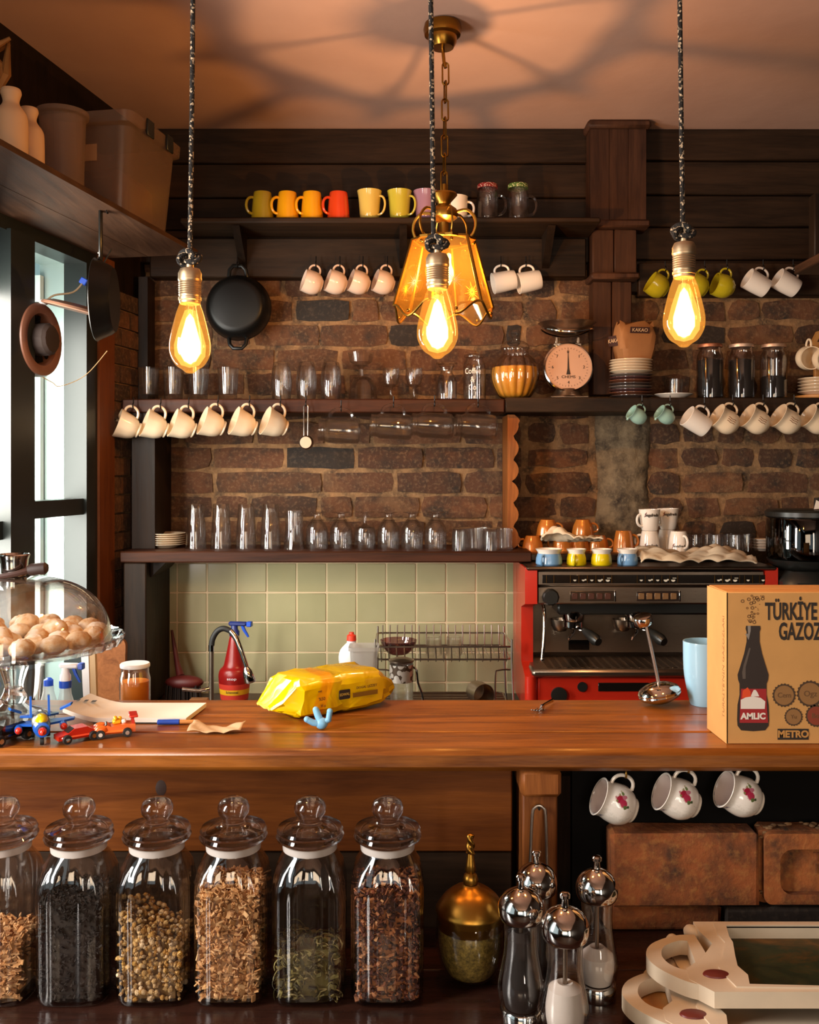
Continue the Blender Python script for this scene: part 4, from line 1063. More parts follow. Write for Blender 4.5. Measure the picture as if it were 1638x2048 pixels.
# frying pan hung from the high shelf, seen almost edge on
pc = P(213, 600, 2.37)
t = thing('frying_pan', 'black frying pan hanging edge on from the high shelf by its handle', 'pan', pc)
ax = (Vector((-.99, -.13, 0))).normalized(); yv = Vector((0,0,1)); xv = yv.cross(ax)
RP = Matrix((xv, yv, ax)).transposed().to_4x4()
obj('pan_body', MB().lathe([(r*.89, z) for r, z in ((0,-.020),(.088,-.020),(.096,-.012),(.1135,.022),(.116,.024),(.114,.026),(.110,.022),(.093,-.009),(0,-.016))], 48, RP), M['iron'], t)
obj('handle', MB().box(-.011, .011, .096, .240, .010, .018, .004, RP), M['black'], t)
obj('rivet', MB().ball((0, .104, .018), .004, 8, 5, RP).ball((.0, .118, .018), .004, 8, 5, RP), M['steel'], t)
hook(hs, tuple(pc+Vector((.004, -.006, .214))), .8)

# ================================================================== things on the high shelf
ZH = 2.2345
def hs_at(px, off): # point on the shelf at picture column px, off metres out from the wall
    k = (px-CX)/F
    # X = -1.494+.187 d + off*tv.y ; Y = d - off*tv.x
    c = Vector((tv.y, -tv.x, 0))*off
    dd = (-1.494+c.x-k*c.y)/(k-.187)
    return wl(dd)+c
BIS = simple('bisque_china', '#c9a583', .6)
for px, off, sc, l in ((22, .245, 1.03, 'matt cream stoneware bottle nearest the picture edge on the high shelf'), (58, .235, .97, 'matt cream stoneware bottle beside the plastic tub')):
    p = hs_at(px, off); pr = smoothprof([(.030,.001),(.034,.006),(.034,.085),(.031,.108),(.020,.124),(.0165,.132),(.0175,.140),(.021,.152),(.019,.160)], 3)
    tag(obj('stoneware_bottle', MB().lathe(vessel([(0,0)]+[(r*sc, z*sc) for r, z in pr], .003, .006), 28), BIS, None, T(p.x, p.y, ZH)), l, 'bottle', 'stoneware bottles on the high shelf')
p = hs_at(125, .175)
t = thing('storage_tub', 'round milky plastic tub between the stoneware bottles and the big box', 'tub', (p.x, p.y, ZH))
obj('body', MB().lathe(vessel([(0,0),(.046,0),(.050,.004),(.056,.222),(.064,.227),(.064,.238)], .002, .003), 36), M['milkglass'], t)
p = hs_at(228, .180)
t = thing('storage_box', 'large milky plastic storage box with flared rim near the ceiling', 'box', M=T(p.x, p.y, ZH) @ RZ(math.degrees(math.atan2(-tv.x, tv.y))))
def rrect(a, b, r, n=6): return rr(-a, a, -b, b, r, n)
g = MB(); lv = [(0, .096, .125), (.004, .100, .130), (.240, .118, .148), (.246, .131, .162), (.275, .133, .164), (.275, .130, .161), (.248, .126, .157), (.240, .115, .145), (.006, .097, .127)]
loops = [[(x, y, z) for x, y in rrect(a, b, .03)] for z, a, b in lv]; n = len(loops[0])
for L in loops: g.v += L
for i in range(len(loops)-1):
    for k in range(n): g.f.append((i*n+k, i*n+(k+1) % n, (i+1)*n+(k+1) % n, (i+1)*n+k))
g.f.append(tuple(range(n))[::-1]); g.f.append(tuple(range((len(loops)-1)*n, len(loops)*n)))
obj('body', g, M['milkglass'], t)
obj('paper_label', MB().box(-.028, .028, -.1455, -.1440, .152, .196, .0005), simple('tan_label', '#a87a52', .8), t)
for s in (-1, 1): obj('clip', MB().box(.134, .140, s*.06-.02, s*.06+.02, .235, .280, .002), M['frame'], t)
obj('folded_bag', MB().box(-.085, .080, -.105, .10, .008, .150, .03), simple('paper_inside', '#6b4a38', .9, 0, .2), t)
p = hs_at(-42, .07)
g = MB()
for i in range(9):
    a = random.uniform(-.5, .5); g.tube([(random.uniform(-.03,.03), random.uniform(-.03,.03), .16), (random.uniform(-.05,.05), random.uniform(-.05,.05), .28+.02*i/9), (random.uniform(-.07,.07)+.03, random.uniform(-.05,.05), .33)], [.006, .012, .004], 6)
t = thing('straw_bundle', 'woven straw bundle at the picture edge on the high shelf', 'basket', (p.x, p.y, ZH))
obj('basket', MB().lathe(vessel([(0,0),(.035,0),(.038,.004),(.045,.16),(.046,.17)], .004, .006), 24), M['darkwoody'], t)
obj('straw', g, simple('straw', '#9a6a38', .8, 0, .2), t, kind='stuff')
# ================================================================== ventilator in the window
def vent():
    q = lambda px, py, off: None
    d0 = 2.545; c = wl(d0, -.030, 1.577+(940-680)*d0/1900)
    t = thing('window_fan', 'round brown window ventilator with its cover hinged open', 'fan', c)
    n = -nv; u = tv; B = Matrix((u, Vector((0,0,1)), n)).transposed().to_4x4()   # local x along the wall, y up, z into the room
    M['fanbrown'] = simple('fan_brown', '#7a4f3c', .45)
    obj('ring', MB().lathe([(.066,-.05),(.098,-.05),(.100,.0),(.096,.008),(.084,.012),(.070,.008),(.066,-.0),(.066,-.05)], 40, B), M['fanbrown'], t)
    obj('back_disc', MB().lathe([(0,-.058),(.106,-.058),(.108,-.052),(0,-.050)], 40, B), M['whiteplastic'], t)
    m = obj('motor', MB().lathe([(0,.040),(.034,.038),(.042,.030),(.043,.0),(.038,-.03),(0,-.034)], 28, B, lambda a, r, z: r*(1+.03*math.cos(16*a)) if r > .03 else r), simple('motor_brown', '#2a1d18', .8), t)
    g = MB()
    for i in range(3):
        g.box(.04, .088, -.006, .006, -.012, -.006, .002, B @ RZ(120*i+80))
    obj('spider_arm', g, M['blackmatte'], t)
    for i in range(5):
        obj('blade', MB().box(.038, .064, -.012, .012, -.022, -.019, 0, B @ RZ(72*i) @ RX(24)), M['blackmatte'], t)
    # open cover: a thin dome hinged at the ring's top, standing out into the room
    Hm = Matrix.Translation((0, 0, .098)) @ B.to_3x3().to_4x4()
    ca = B @ T(.0, .102, .014) @ RX(-76) @ T(0, -.094, 0)
    obj('cover', MB().lathe([(0,.014),(.06,.011),(.085,.003),(.089,-.003),(.085,-.005),(.06,.004),(0,.008)][::-1], 40, ca), simple('fan_cover', '#8a6450', .4), t)
    obj('hinge', MB().box(-.012, .012, .094, .106, .004, .018, .002, B), M['whiteplastic'], t)
    p0 = B @ Vector((0, .10, .015)); 
    w1 = [p0, p0+Vector((.018, .02, .022)), p0+Vector((.055, .06, .038)), p0+Vector((.075, .085, .072))]
    cb = obj('cable', MB().tube(smoothprof(w1, 4), .0026, 6), simple('grey_cable', '#9a8a72', .6), t)
    obj('connector', MB().box(-.010, .010, -.007, .007, -.009, .009, .002, Matrix.Translation(w1[-1]) @ RY(30)), M['blueplastic'], t)
    w2 = [w1[-1], w1[-1]+Vector((.025, .035, .03)), w1[-1]+Vector((.055, .07, .105))]
    obj('cable', MB().tube(smoothprof(w2, 4), .0022, 6), M['black'], t)
    e = B @ Vector((0, -.10, .008))
    w3 = [e, e+Vector((.016, .03, -.012)), e+Vector((.03, .05, -.020)), e+Vector((.08, .10, .014)), e+Vector((.135, .12, .085))]
    obj('pull_cord', MB().tube(smoothprof(w3, 5), .0012, 5), simple('pull_cord', '#b09468', .8), t)
vent()

# ================================================================== espresso machine
DM, SM = 2.80, 1900/2.80
def mx(px): return (px-CX)/SM
def mz(py): return CZ-(py-HY)/SM
def machine():
    x0, x1 = mx(1050), mx(1556); zt = mz(1133); zb = .865
    t = thing('espresso_machine', 'red and steel two group espresso machine on the worktop', 'espresso machine')
    obj('back_panel', MB().box(x0+.03, x1-.03, 3.0, 3.14, zb, zt-.01, .004), M['steeldark'], t)
    for s, a, b in ((0, x0, x0+.036), (1, x1-.036, x1)):
        out = [(2.80, zt-.004), (3.12, zt-.004), (3.12, zb), (2.80, zb), (2.80, mz(1352)), (2.895, mz(1335)), (2.895, mz(1222)), (2.80, mz(1208))]
        obj('side_panel', MB().prism(out, a, b, Matrix(((0,0,1,0),(1,0,0,0),(0,1,0,0),(0,0,0,1)))), M['red'], t, ang=25)
    a, b = x0+.037, x1-.037
    obj('top_tray', MB().box(x0+.004, x1-.004, 2.795, 3.13, zt-.012, zt, .005), M['steeldark'], t)
    cp = obj('control_strip', MB().box(a, b, 2.806, 3.0, mz(1172), zt-.013, .004), M['steel'], t)
    st = obj('icon_strip', MB().box(mx(1085), mx(1545), 2.8035, 2.807, mz(1167), mz(1150), .0005), simple('gloss_black', '#15120f', .15), t)
    M['icon'] = emitmat('lit_icon', (1, .75, .5), .55)
    def icon(px, k):
        x, z = mx(px), mz(1159); g = MB()
        g.prism(arc(x, z-.001, .0046 if k < 3 else .0062, 180, 360, 9), -2.8032, -2.8027, Matrix(((1,0,0,0),(0,0,-1,0),(0,1,0,0),(0,0,0,1))))
        if k in (1, 3): g.box(x+.004, x+.009, 2.8027, 2.8032, z-.003, z+.001)
        if k == 4: g.box(x-.002, x+.009, 2.8027, 2.8032, z+.003, z+.0045)
        obj('lit_icon', g, M['icon'], st, smooth=False)
    for px, k in ((1150, 0), (1167, 1), (1184, 2), (1200, 3), (1216, 4), (1283, 0), (1300, 1), (1316, 2), (1332, 3), (1347, 4), (1438, 1), (1455, 3), (1471, 4), (1497, 2), (1527, 2)): icon(px, k)
    g = MB()
    for px in (1093, 1108, 1141, 1158, 1175, 1192, 1208, 1224, 1275, 1291, 1308, 1324, 1340, 1356, 1430, 1446, 1463, 1480, 1490, 1506, 1520, 1536): g.box(mx(px)-.0006, mx(px)+.0006, 2.8026, 2.8034, mz(1166), mz(1151))
    obj('divider_line', g, M['brassdark'], st, smooth=False)
    up = obj('upper_panel', MB().box(a, b, 2.812, 3.0, mz(1210), mz(1173), .005), M['steel'], t)
    for bx0, bx1, lit in ((1141, 1230, 0), (1275, 1360, 1)):
        kp = obj('keypad', MB().box(mx(bx0), mx(bx1), 2.8085, 2.813, mz(1203), mz(1183), .001), simple('keypad_dark', '#2a1e18', .3) if lit else M['steeldark'], t)
        for i in range(5):
            cx_ = bx0+ (9.5 if not lit else 9)+i*(16.6 if not lit else 16.2)
            o = obj('button', MB().box(mx(cx_-6), mx(cx_+6), 2.8065, 2.809, mz(1199.5), mz(1187), .001), simple('button_brown', '#4a2a20', .4) if not lit else simple('button_lit', '#7a5a3a', .4), kp)
        obj('end_trim', MB().box(mx(bx1), mx(bx1+3), 2.807, 2.813, mz(1204), mz(1182), .0008), M['chrome'], kp)
    # dark underside with the two brew groups
    obj('group_hood', MB().box(a+.07, b-.02, 2.87, 3.0, mz(1237), mz(1211), .006), M['black'], t)
    for px in (1158, 1288):
        gx = mx(px)
        gh = obj('brew_group', MB().lathe([(0,0),(.030,0),(.033,.004),(.033,.030),(.028,.034),(.028,.05),(0,.05)], 28, T(gx, 2.90, mz(1252))), M['chrome'], t)
        pf = obj('portafilter', MB().lathe([(0,0),(.026,.002),(.031,.006),(.031,.022),(0,.022)], 28, T(gx, 2.90, mz(1268))).tube([(gx+.006, 2.875, mz(1262)), (gx+.024, 2.835, mz(1266))], .006, 8), M['chrome'], t)
        obj('handle', MB().tube([(gx+.022, 2.838, mz(1265)), (gx+.034, 2.81, mz(1271)), (gx+.046, 2.785, mz(1278)), (gx+.052, 2.772, mz(1281))], [.009, .0145, .0175, .012], 14), M['black'], pf)
        obj('spout', MB().tube([(gx+.002, 2.895, mz(1268)), (gx, 2.89, mz(1276)), (gx-.014, 2.88, mz(1284)), (gx-.018, 2.878, mz(1290))], .0045, 8), M['chrome'], pf)
        obj('pressure_dome', MB().lathe([(.030,0),(.028,-.02),(.018,-.035),(0,-.040)], 20, T(gx-.035, 2.93, mz(1252))), M['steel'], t)
    # steam wand and its knob
    kb = obj('steam_knob', MB().lathe([(0,-.022),(.020,-.022),(.0245,-.014),(.0245,.008),(.020,.014),(0,.014)][::-1], 24, T(mx(1101), 2.800, mz(1194)) @ RX(90), lambda tt, r, z: r*(1+.03*math.cos(10*tt)) if r > .018 else r), M['black'], t)
    obj('steam_wand', MB().tube(smoothprof([(mx(1090), 2.84, mz(1212)), (mx(1090), 2.815, mz(1225)), (mx(1089), 2.80, mz(1245)), (mx(1086), 2.79, mz(1285)), (mx(1083), 2.785, mz(1315))], 4), .0052, 10), M['chrome'], t)
    obj('wand_tip', MB().ball((mx(1083), 2.785, mz(1317)), (.0065, .0065, .009), 12, 8), M['chrome'], t)
    obj('backsplash', MB().box(a, b, 2.985, 3.001, mz(1330), mz(1208), .002), M['steel'], t)
    obj('plate_window', MB().box(mx(1148)*1.03, mx(1187)*1.04, 2.980, 2.986, mz(1323), mz(1302), .001), simple('gloss_black2', '#0d0c0b', .12), t)
    tr_ = obj('drip_tray', MB().box(x0+.018, x1-.018, 2.775, 2.99, mz(1352), mz(1336), .008), M['steel'], t)
    g = MB()
    for i in range(26): g.box(a+.03+i*.0245, a+.046+i*.0245, 2.80, 2.97, mz(1336), mz(1335), .0004)
    obj('grate_bar', g, M['steeldark'], tr_, kind='stuff')
    obj('base_panel', MB().box(x0+.036, x1-.036, 2.798, 3.12, zb, mz(1353), .006), M['red'], t)
    for s in (0, 1):
        xx = x0+.018 if s == 0 else x1-.018
        obj('corner_post', MB().lathe([(0,zb),(.0185,zb),(.0185,mz(1353)),(0,mz(1353))], 20, T(xx, 2.806, 0)), M['red'], t)
    obj('display', MB().box(mx(1196), mx(1297), 2.795, 2.80, mz(1382), mz(1365), .001), simple('display_black', '#171310', .2), t)
    obj('gauge', MB().lathe([(0,0),(.0135,0),(.0145,-.003),(.0145,-.006),(0,-.006)], 24, T(mx(1164), 2.7995, mz(1373)) @ RX(-90)), M['black'], t)
    obj('gauge', MB().lathe([(0,0),(.021,0),(.0235,-.003),(.0235,-.012),(0,-.014)], 24, T(mx(1117), 2.7995, mz(1389)) @ RX(-90)), M['black'], t)
    for xx in (x0+.06, x1-.06):
        for yy in (2.85, 3.07): obj('foot', MB().lathe([(0,.8305),(.022,.8305),(.018,.866),(0,.866)], 16, T(xx, yy, 0)), M['black'], t)
    obj('cup_warmer', MB().box(x0+.03, x1-.03, 2.958, 3.12, zt, zt+.024, .004), M['steeldark'], t)
    return zt
ZT = machine()+.0005; ZB = ZT+.024
# ---- cups and cloths on top of the machine
OR = simple('copper_lustre', '#c4742e', .2, .2, .1, Coat_Weight=.5)
for px, d, dz, rz, l in ((1065, 3.04, 0, 200, 'copper brown cup upside down at the shelf end of the machine'), (1095, 3.06, .0505, 10, 'copper brown cup balanced on top, nearest the scalloped upright'),
                     (1126, 3.06, 0, 190, 'copper brown cup upside down behind the folded cloth'), (1158, 3.07, 0, 170, 'copper brown cup upside down in the middle of the machine top'),
                     (1166, 3.06, .0505, 5, 'upper copper brown cup balanced over the folded cloth'), (1196, 3.07, 0, 10, 'copper brown cup upside down next to the largest lustre cup'),
                     (1186, 3.10, .0505, -5, 'rear upper copper cup beside the balanced one')):
    if px == 1186: continue
    cup('espresso', 'espresso_cup', l, OR, upright(px, d, ZB+dz, rz, True, 'espresso'), 'copper lustre cups on the machine')
cup('cafe', 'cup', 'large copper lustre cup upside down beside the white logo cups', OR, upright(1247, 3.03, ZB, 0, True, 'cafe') @ RZ(0))
def logo(t, s, r, z, ang, flip=False):
    m = T(0, 0, z) @ RZ(ang)
    if flip: m = T(0, 0, z) @ RX(180) @ RZ(ang)
    obj('logo_lettering', text_mb(s, .013, .0003, bend=r, sx=.9, bold=.0003), M['ink'], t, m)
    obj('logo_flash', MB().box(-.0018, -.0004, -.0004, .0002, -.008, .009, 0, m @ RZ(math.degrees(-.0205/r)) @ T(0, -r-.0003, 0) @ RY(25)), M['redplastic'], t)
WC = M['white']
t = cup('cafe', 'logo_cup', 'white logo cup upside down under another, next to the copper cups', WC, upright(1299, 3.02, ZB, -150, True, 'cafe'), 'white logo cups on the machine'); logo(t, 'Segafredo', .0315, .046, -150, True)
t = cup('cafe', 'logo_cup', 'white logo cup standing upright on the one next to the copper cups', WC, upright(1299, 3.02, ZB+.0675, 200), 'white logo cups on the machine'); logo(t, 'Segafredo', .0337, .050, 160)
t = cup('cafe', 'logo_cup', 'rear white logo cup upside down carrying a second cup', WC, upright(1334, 3.085, ZB, 0, True, 'cafe'), 'white logo cups on the machine')
t = cup('cafe', 'logo_cup', 'white logo cup standing upright on the rear one', WC, upright(1336, 3.085, ZB+.0675, 200), 'white logo cups on the machine'); logo(t, 'Segafredo', .0337, .050, 160)
t = cup('cafe', 'logo_cup', 'single white logo cup upside down next to the shot glasses', WC, upright(1357, 3.00, ZB, 70, True, 'cafe'), 'white logo cups on the machine'); logo(t, 'Segafredo', .0315, .046, 62, True)
for i, (px, d) in enumerate(((1390, 3.02), (1415, 3.06), (1432, 3.01), (1458, 3.06), (1472, 3.0), (1494, 3.05))):
    glass('espresso', px, d, ZB, ['shot glass next to the single white logo cup', 'rear shot glass, second along the machine top', 'third shot glass along the machine top', 'rear shot glass, fourth along the machine top', 'front shot glass near the grinder side', 'rear shot glass nearest the coffee grinder'][i], 'shot glasses on the machine', True, name='shot_glass')
for i in range(4): plate(1524, 3.06, ZB+i*.009, .030, 'tiny white saucer number %s up in the pile before the grinder' % ORD[i], M['white'], 'tiny saucers on the machine', .010, 'saucer', cat='saucer')
BL, YL = colm('blue_glaze', '#6f9cc8'), colm('bright_yellow_glaze', '#d8c010')
def bandcup(px, d, sc, mat, lab, rz):
    t = thing('collared_cup', lab, 'cup', M=upright(px, d, ZT), group='small collared cups along the machine front')
    w = lambda pr: [(r*sc[0], z*sc[1]) for r, z in pr]
    obj('body', MB().lathe(w([(0,0),(.039,0),(.042,.004),(.041,.020),(.036,.034),(0,.034)]), 28), mat, t)
    obj('collar', MB().lathe(vessel(w([(0,.0342),(.035,.0342),(.036,.038),(.042,.046),(.043,.048)]), .003, .037), 28), M['white'], t)
    obj('handle', handle_tube(.040*sc[0], .004, .030*sc[1], .014, .004).mesh('handle'), mat if rz > -100 else M['white'], t, RZ(rz))
    return t
bandcup(1098, 2.85, (.95, 1), BL, 'wide blue collared cup at the red corner of the machine', 235)
bandcup(1153, 2.845, (.70, 1), YL, 'yellow collared cup beside the wide blue one', 250)
bandcup(1203, 2.845, (.74, 1), YL, 'yellow collared cup in front of the copper lustre cup', 60)
bandcup(1255, 2.85, (.74, 1), BL, 'narrow blue collared cup beside the linen cloth', 225)
def cloth(name, label, pts_fn, nx, ny, mat, th=.003):
    g = MB()
    for j in range(ny+1):
        for i in range(nx+1): g.v.append(pts_fn(i/nx, j/ny))
    for j in range(ny):
        for i in range(nx):
            a = j*(nx+1)+i; g.f.append((a, a+1, a+nx+2, a+nx+1))
    o = obj(name, g, mat, None, fix=False, ang=180)
    m = o.modifiers.new('s', 'SOLIDIFY'); m.thickness = th; m.offset = 1
    return tag(o, label, 'cloth')
def wob(u, v, a): return a*(math.sin(u*13+v*5)+.7*math.sin(u*23-v*17+1)+.5*math.sin(v*29+u*7))
xa, xb = X(1280, 2.82), X(1512, 2.82)
cloth('linen_cloth', 'crumpled linen cloth lying along the front of the machine top', lambda u, v: (xa+(xb-xa)*u+.006*math.sin(v*9), 2.807+.125*v+.006*math.sin(u*15), ZT+.004+.034*min(1, v*2.2+.18)*(.75+.25*math.sin(u*11))*(1 if .02 < u < .98 else .3)+abs(wob(u, v, .008))), 60, 18, M['cloth'])
xa2, xb2 = X(1085, 2.9), X(1205, 2.9)
cloth('folded_cloth', 'small folded white cloth draped over the cups on the machine', lambda u, v: (xa2+(xb2-xa2)*u, 2.885+.055*v+.008*math.sin(u*9), ZT+.062+.034*math.exp(-((u-.25)/.2)**2)*math.sin(PI*min(1, v*1.0+.15))+.010+abs(wob(u, v, .006))-(.012*v)), 40, 12, simple('white_cloth', '#d8c4a8', .9), .004)
# ================================================================== coffee grinder
t = thing('coffee_grinder', 'black coffee grinder with a smoky hopper beside the machine', 'grinder', (X(1612, 2.86), 2.86, .83))
obj('body', MB().box(-.105, .105, -.12, .12, .0, .45, .03), M['black'], t)
obj('collar', MB().lathe([(0,.45),(.085,.45),(.105,.465),(.112,.48),(0,.482)], 36), M['black'], t)
obj('hopper', MB().lathe(vessel([(0,.482),(.112,.484),(.114,.50),(.114,.60),(.112,.604)], .004, .487), 40), glassmat('smoky_hopper', (.32,.28,.25), (.5,.5,.5), 1.6), t)
obj('bean_load', MB().lathe([(0,.489),(.105,.489),(.107,.55),(.06,.562),(0,.558)], 32), COF, t, kind='stuff')
obj('hopper_lid', MB().lathe([(0,.605),(.112,.605),(.118,.609),(.118,.622),(.110,.628),(0,.630)], 40), M['black'], t)
obj('paper_slip', MB().prism([(-.022,0),(.03,.004),(-.012,.028)], 0, .0008, T(.02, -.06, .631) @ RX(75)), M['paper'], t, smooth=False)
# ================================================================== on the worktop by the sink
ZW = .8305
def sprayhead(t, z, mat, cap, s=1.0, rz=0):
    R = T(0, 0, z) @ RZ(rz)
    hd = obj('trigger_head', MB().lathe([(0,0),(.014*s,0),(.014*s,.014*s),(.010*s,.020*s),(.009*s,.034*s),(0,.034*s)], 16, R).box(-.016*s, .036*s, -.008*s, .008*s, .032*s, .046*s, .004*s, R), mat, t)
    obj('nozzle', MB().box(.036*s, .050*s, -.009*s, .009*s, .030*s, .047*s, .002*s, R), cap, hd)
    obj('trigger', MB().tube([R @ Vector(q) for q in ((.022*s, 0, .034*s), (.028*s, 0, .018*s), (.036*s, 0, .004*s), (.040*s, 0, -.004*s))], [.005*s, .0048*s, .004*s, .003*s], 8), cap, hd)
t = thing('spray_bottle', 'red spray bottle with blue trigger and yellow label behind the tap', 'bottle', (X(469, 3.0), 3.0, ZW))
obj('body', MB().lathe([(0,0),(.034,0),(.036,.004),(.037,.02)]+smoothprof([(.037,.02),(.043,.085),(.0435,.108),(.039,.124),(.029,.138),(.020,.190),(.014,.224)], 3)[1:]+[(.012,.232),(0,.232)], 28, None, lambda a, r, z: r*(1+.02*math.sin(z*420)) if .145 < z < .22 else r), M['redplastic'], t)
lb = obj('label', MB().lathe([(.0379,.028),(.0428,.080),(.0431,.080),(.0382,.028)], 28), simple('label_red', '#c83a2a', .5), t)
obj('label', MB().lathe([(.0400,.046),(.0414,.066),(.0417,.066),(.0403,.046)], 28), simple('label_yellow', '#e0a818', .5), t)
obj('lettering', text_mb('Schimmel', .010, .0003, bend=.0414, sx=.9), M['ink'], lb, T(0, 0, .056))
obj('lettering', text_mb('stop', .012, .0003, bend=.0440, sx=1.3), M['whiteplastic'], lb, T(0, 0, .100))
sprayhead(t, .232, simple('navy_plastic', '#1a2a6a', .4), M['blueplastic'], 1.0, -8)
for ch in t.children: ch.scale = (1.14, 1.14, .965)
t = thing('sink_tap', 'chrome swan neck tap with a spray nozzle before the tiles', 'tap', (X(423, 2.80), 2.80, ZW))
s = 1900/2.80
pz = lambda py: Z(py, 2.8)-ZW
px_ = lambda q: (q-423)/s
obj('base', MB().lathe([(0,0),(.024,0),(.024,.006),(.014,.012),(.012,.05),(0,.05)], 20), M['chrome'], t)
obj('riser', MB().tube([(0,0,.04),(0,0,pz(1302))], .0072, 12), M['steel'], t)
obj('joint', MB().lathe([(0,0),(.0088,0),(.0088,.018),(0,.018)], 16, T(0,0,pz(1302))), M['chrome'], t)
obj('hose_neck', MB().tube(smoothprof([(0,0,pz(1296)), (px_(425),0,pz(1279)), (px_(434),0,pz(1263)), (px_(447),0,pz(1257)), (px_(461),0,pz(1262))], 5), .0085, 12), M['rubber'], t)
obj('spout', MB().tube(smoothprof([(px_(461),0,pz(1262)), (px_(473),-.006,pz(1276)), (px_(483),-.012,pz(1298)), (px_(493),-.016,pz(1325)), (px_(496),-.017,pz(1335))], 4), [.0085]*5+[.008]*4+[.0072]*8, 12), M['chrome'], t)
obj('nozzle', MB().tube([(px_(494),-.017,pz(1332)), (px_(497),-.018,pz(1340)), (px_(503),-.019,pz(1358)), (px_(504),-.019,pz(1362))], [.008,.0145,.018,.015], 16), M['chrome'], t)
obj('lever', MB().tube([(-.005,0,pz(1377)), (px_(398),-.01,pz(1380)), (px_(367),-.02,pz(1375))], [.007,.005,.006], 10), M['chrome'], t)
M['brushred'] = simple('brush_red', '#541512', .5)
t = thing('dish_brush', 'red handled brush leaning against the tiles by the dark post', 'brush', (X(366, 3.02), 3.02, ZW))
obj('handle', MB().tube([(-.058, .09, .222), (-.046, .075, .175), (-.030, .05, .12), (-.012, .02, .085)], [.004,.0065,.009,.014], 10), M['brushred'], t)
obj('head', MB().ball((.004, 0, .072), (.062, .03, .022), 20, 8), M['brushred'], t)
g = MB()
for i in range(90):
    x, y = random.uniform(-.05, .055), random.uniform(-.022, .022); g.tube([(x, y, .066), (x*1.1, y*1.1, .001)], .0022, 4)
obj('bristles', g, simple('dark_bristle', '#231713', .9), t, kind='stuff')
tag(obj('sponge', MB().box(-.035, .035, -.022, .022, 0, .03, .009), simple('tan_sponge', '#8a5a30', .95, 0, .15), None, T(X(398, 2.98), 2.98, ZW)), 'tan sponge lying between the red brush and the tap', 'sponge')
t = thing('detergent_bottle', 'white detergent bottle with red cap beside the dish rack', 'bottle', (X(703, 2.98), 2.98, ZW))
obj('body', MB().lathe([(0,0),(.032,0),(.035,.004)]+smoothprof([(.035,.004),(.034,.075),(.030,.105),(.0385,.150),(.034,.182),(.014,.205)], 3)[1:]+[(.013,.212),(0,.212)], 28, T(0,0,0) @ Matrix.Diagonal((1.05,.75,1,1))), M['whiteplastic'], t)
obj('cap', MB().lathe([(0,.212),(.0155,.212),(.0145,.228),(.008,.232),(.0075,.238),(0,.239)], 18), simple('cap_red', '#d8402a', .4), t)
t = thing('plastic_tub', 'clear plastic tub in front of the white detergent bottle', 'tub', (X(728, 2.80), 2.80, ZW))
g = MB(); lv = [(0,.026,.026),(.004,.028,.028),(.218,.040,.038),(.219,.044,.042),(.230,.044,.042),(.226,.039,.037),(.006,.027,.027)]
loops = [[(x, y, z) for x, y in rrect(a, b, .012, 4)] for z, a, b in lv]; n = len(loops[0])
for L in loops: g.v += L
for i in range(len(loops)-1):
    for k in range(n): g.f.append((i*n+k, i*n+(k+1) % n, (i+1)*n+(k+1) % n, (i+1)*n+k))
g.f.append(tuple(range(n))[::-1]); g.f.append(tuple(range((len(loops)-1)*n, len(loops)*n)))
obj('body', g, glassmat('clear_plastic', (.9,.9,.9), (.7,.7,.7), .9, .15, frost=.4), t)
# dish rack
def rack():
    dA, dB = 2.83, 3.06; x0, x1 = -.098, .300
    zt, zm, z2 = Z(1293, dA), Z(1319, dA), ZW+.03
    t = thing('dish_rack', 'two tier steel wire dish rack beside the espresso machine', 'dish rack')
    def loop(z, a, b, c, d_): return [(a, c, z), (b, c, z), (b, d_, z), (a, d_, z)]
    for z, e in ((zt, .006), (zm, 0)):
        obj('rail', MB().tube(rrect3(x0-e, x1+e, dA-e, dB+e, z), .0028, 6, True), M['wire'], t)
    obj('rail', MB().tube(rrect3(x0, x1, dA, dB, z2), .0028, 6, True), M['wire'], t)
    for i in range(17):
        x = x0+.012+(x1-x0-.024)*i/16
        obj('tine', MB().tube([(x, dA-.004, zt+.003), (x+.002, dA, zm), (x+.002, dA+.03, zm-.012), (x+.002, dB-.03, zm-.012), (x, dB, zm), (x, dB+.004, zt+.026)], .0018, 5), M['wire'], t)
    for x in (x0-.004, x1+.004):
        for y in (dA-.004, dB+.004):
            obj('leg', MB().tube([(x, y, zt+.022), (x, y, zm), (x*1.02, y, z2), (x*1.03, y, ZW)], .0032, 6), M['wire'], t)
    for x, s_ in ((x0, 1), (x1, -1)):
        obj('side_loop', MB().tube(smoothprof([(x, dA, zm-.03), (x+s_*.035, dA-.01, zm-.03), (x+s_*.045, dA-.01, zm-.045), (x+s_*.045, dA-.01, z2)], 4), .0024, 6), M['wire'], t)
    for i in range(7):
        y = dA+.02+(dB-dA-.04)*i/6
        obj('floor_wire', MB().tube([(x0, y, z2), (x1, y, z2)], .0018, 5), M['wire'], t)
    return zm-.012, z2
def rrect3(a, b, c, d_, z): return [(x, y, z) for x, y in rr(a, b, c, d_, .015, 4)]
zr, zlow = rack()
t_ = tag(obj('glass_bowl', MB().lathe(vessel(smoothprof([(.012,.001),(.030,.004),(.050,.024),(.058,.046)], 3), .0025, .004), 28), glassmat('plum_glass', (.66,.48,.50), (.6,.5,.5), 1.2), None, T(X(797, 2.95), 2.95, zr+.003)), 'plum tinted glass bowl standing in the dish rack', 'bowl')
for px, rz, l in ((868, 8, 'clear glass drying in the rack next to the plum bowl'), (908, -6, 'clear glass drying in the middle of the rack')):
    o = glass('espresso', px, 2.95, zr+.003, l, 'glasses drying in the rack', True)
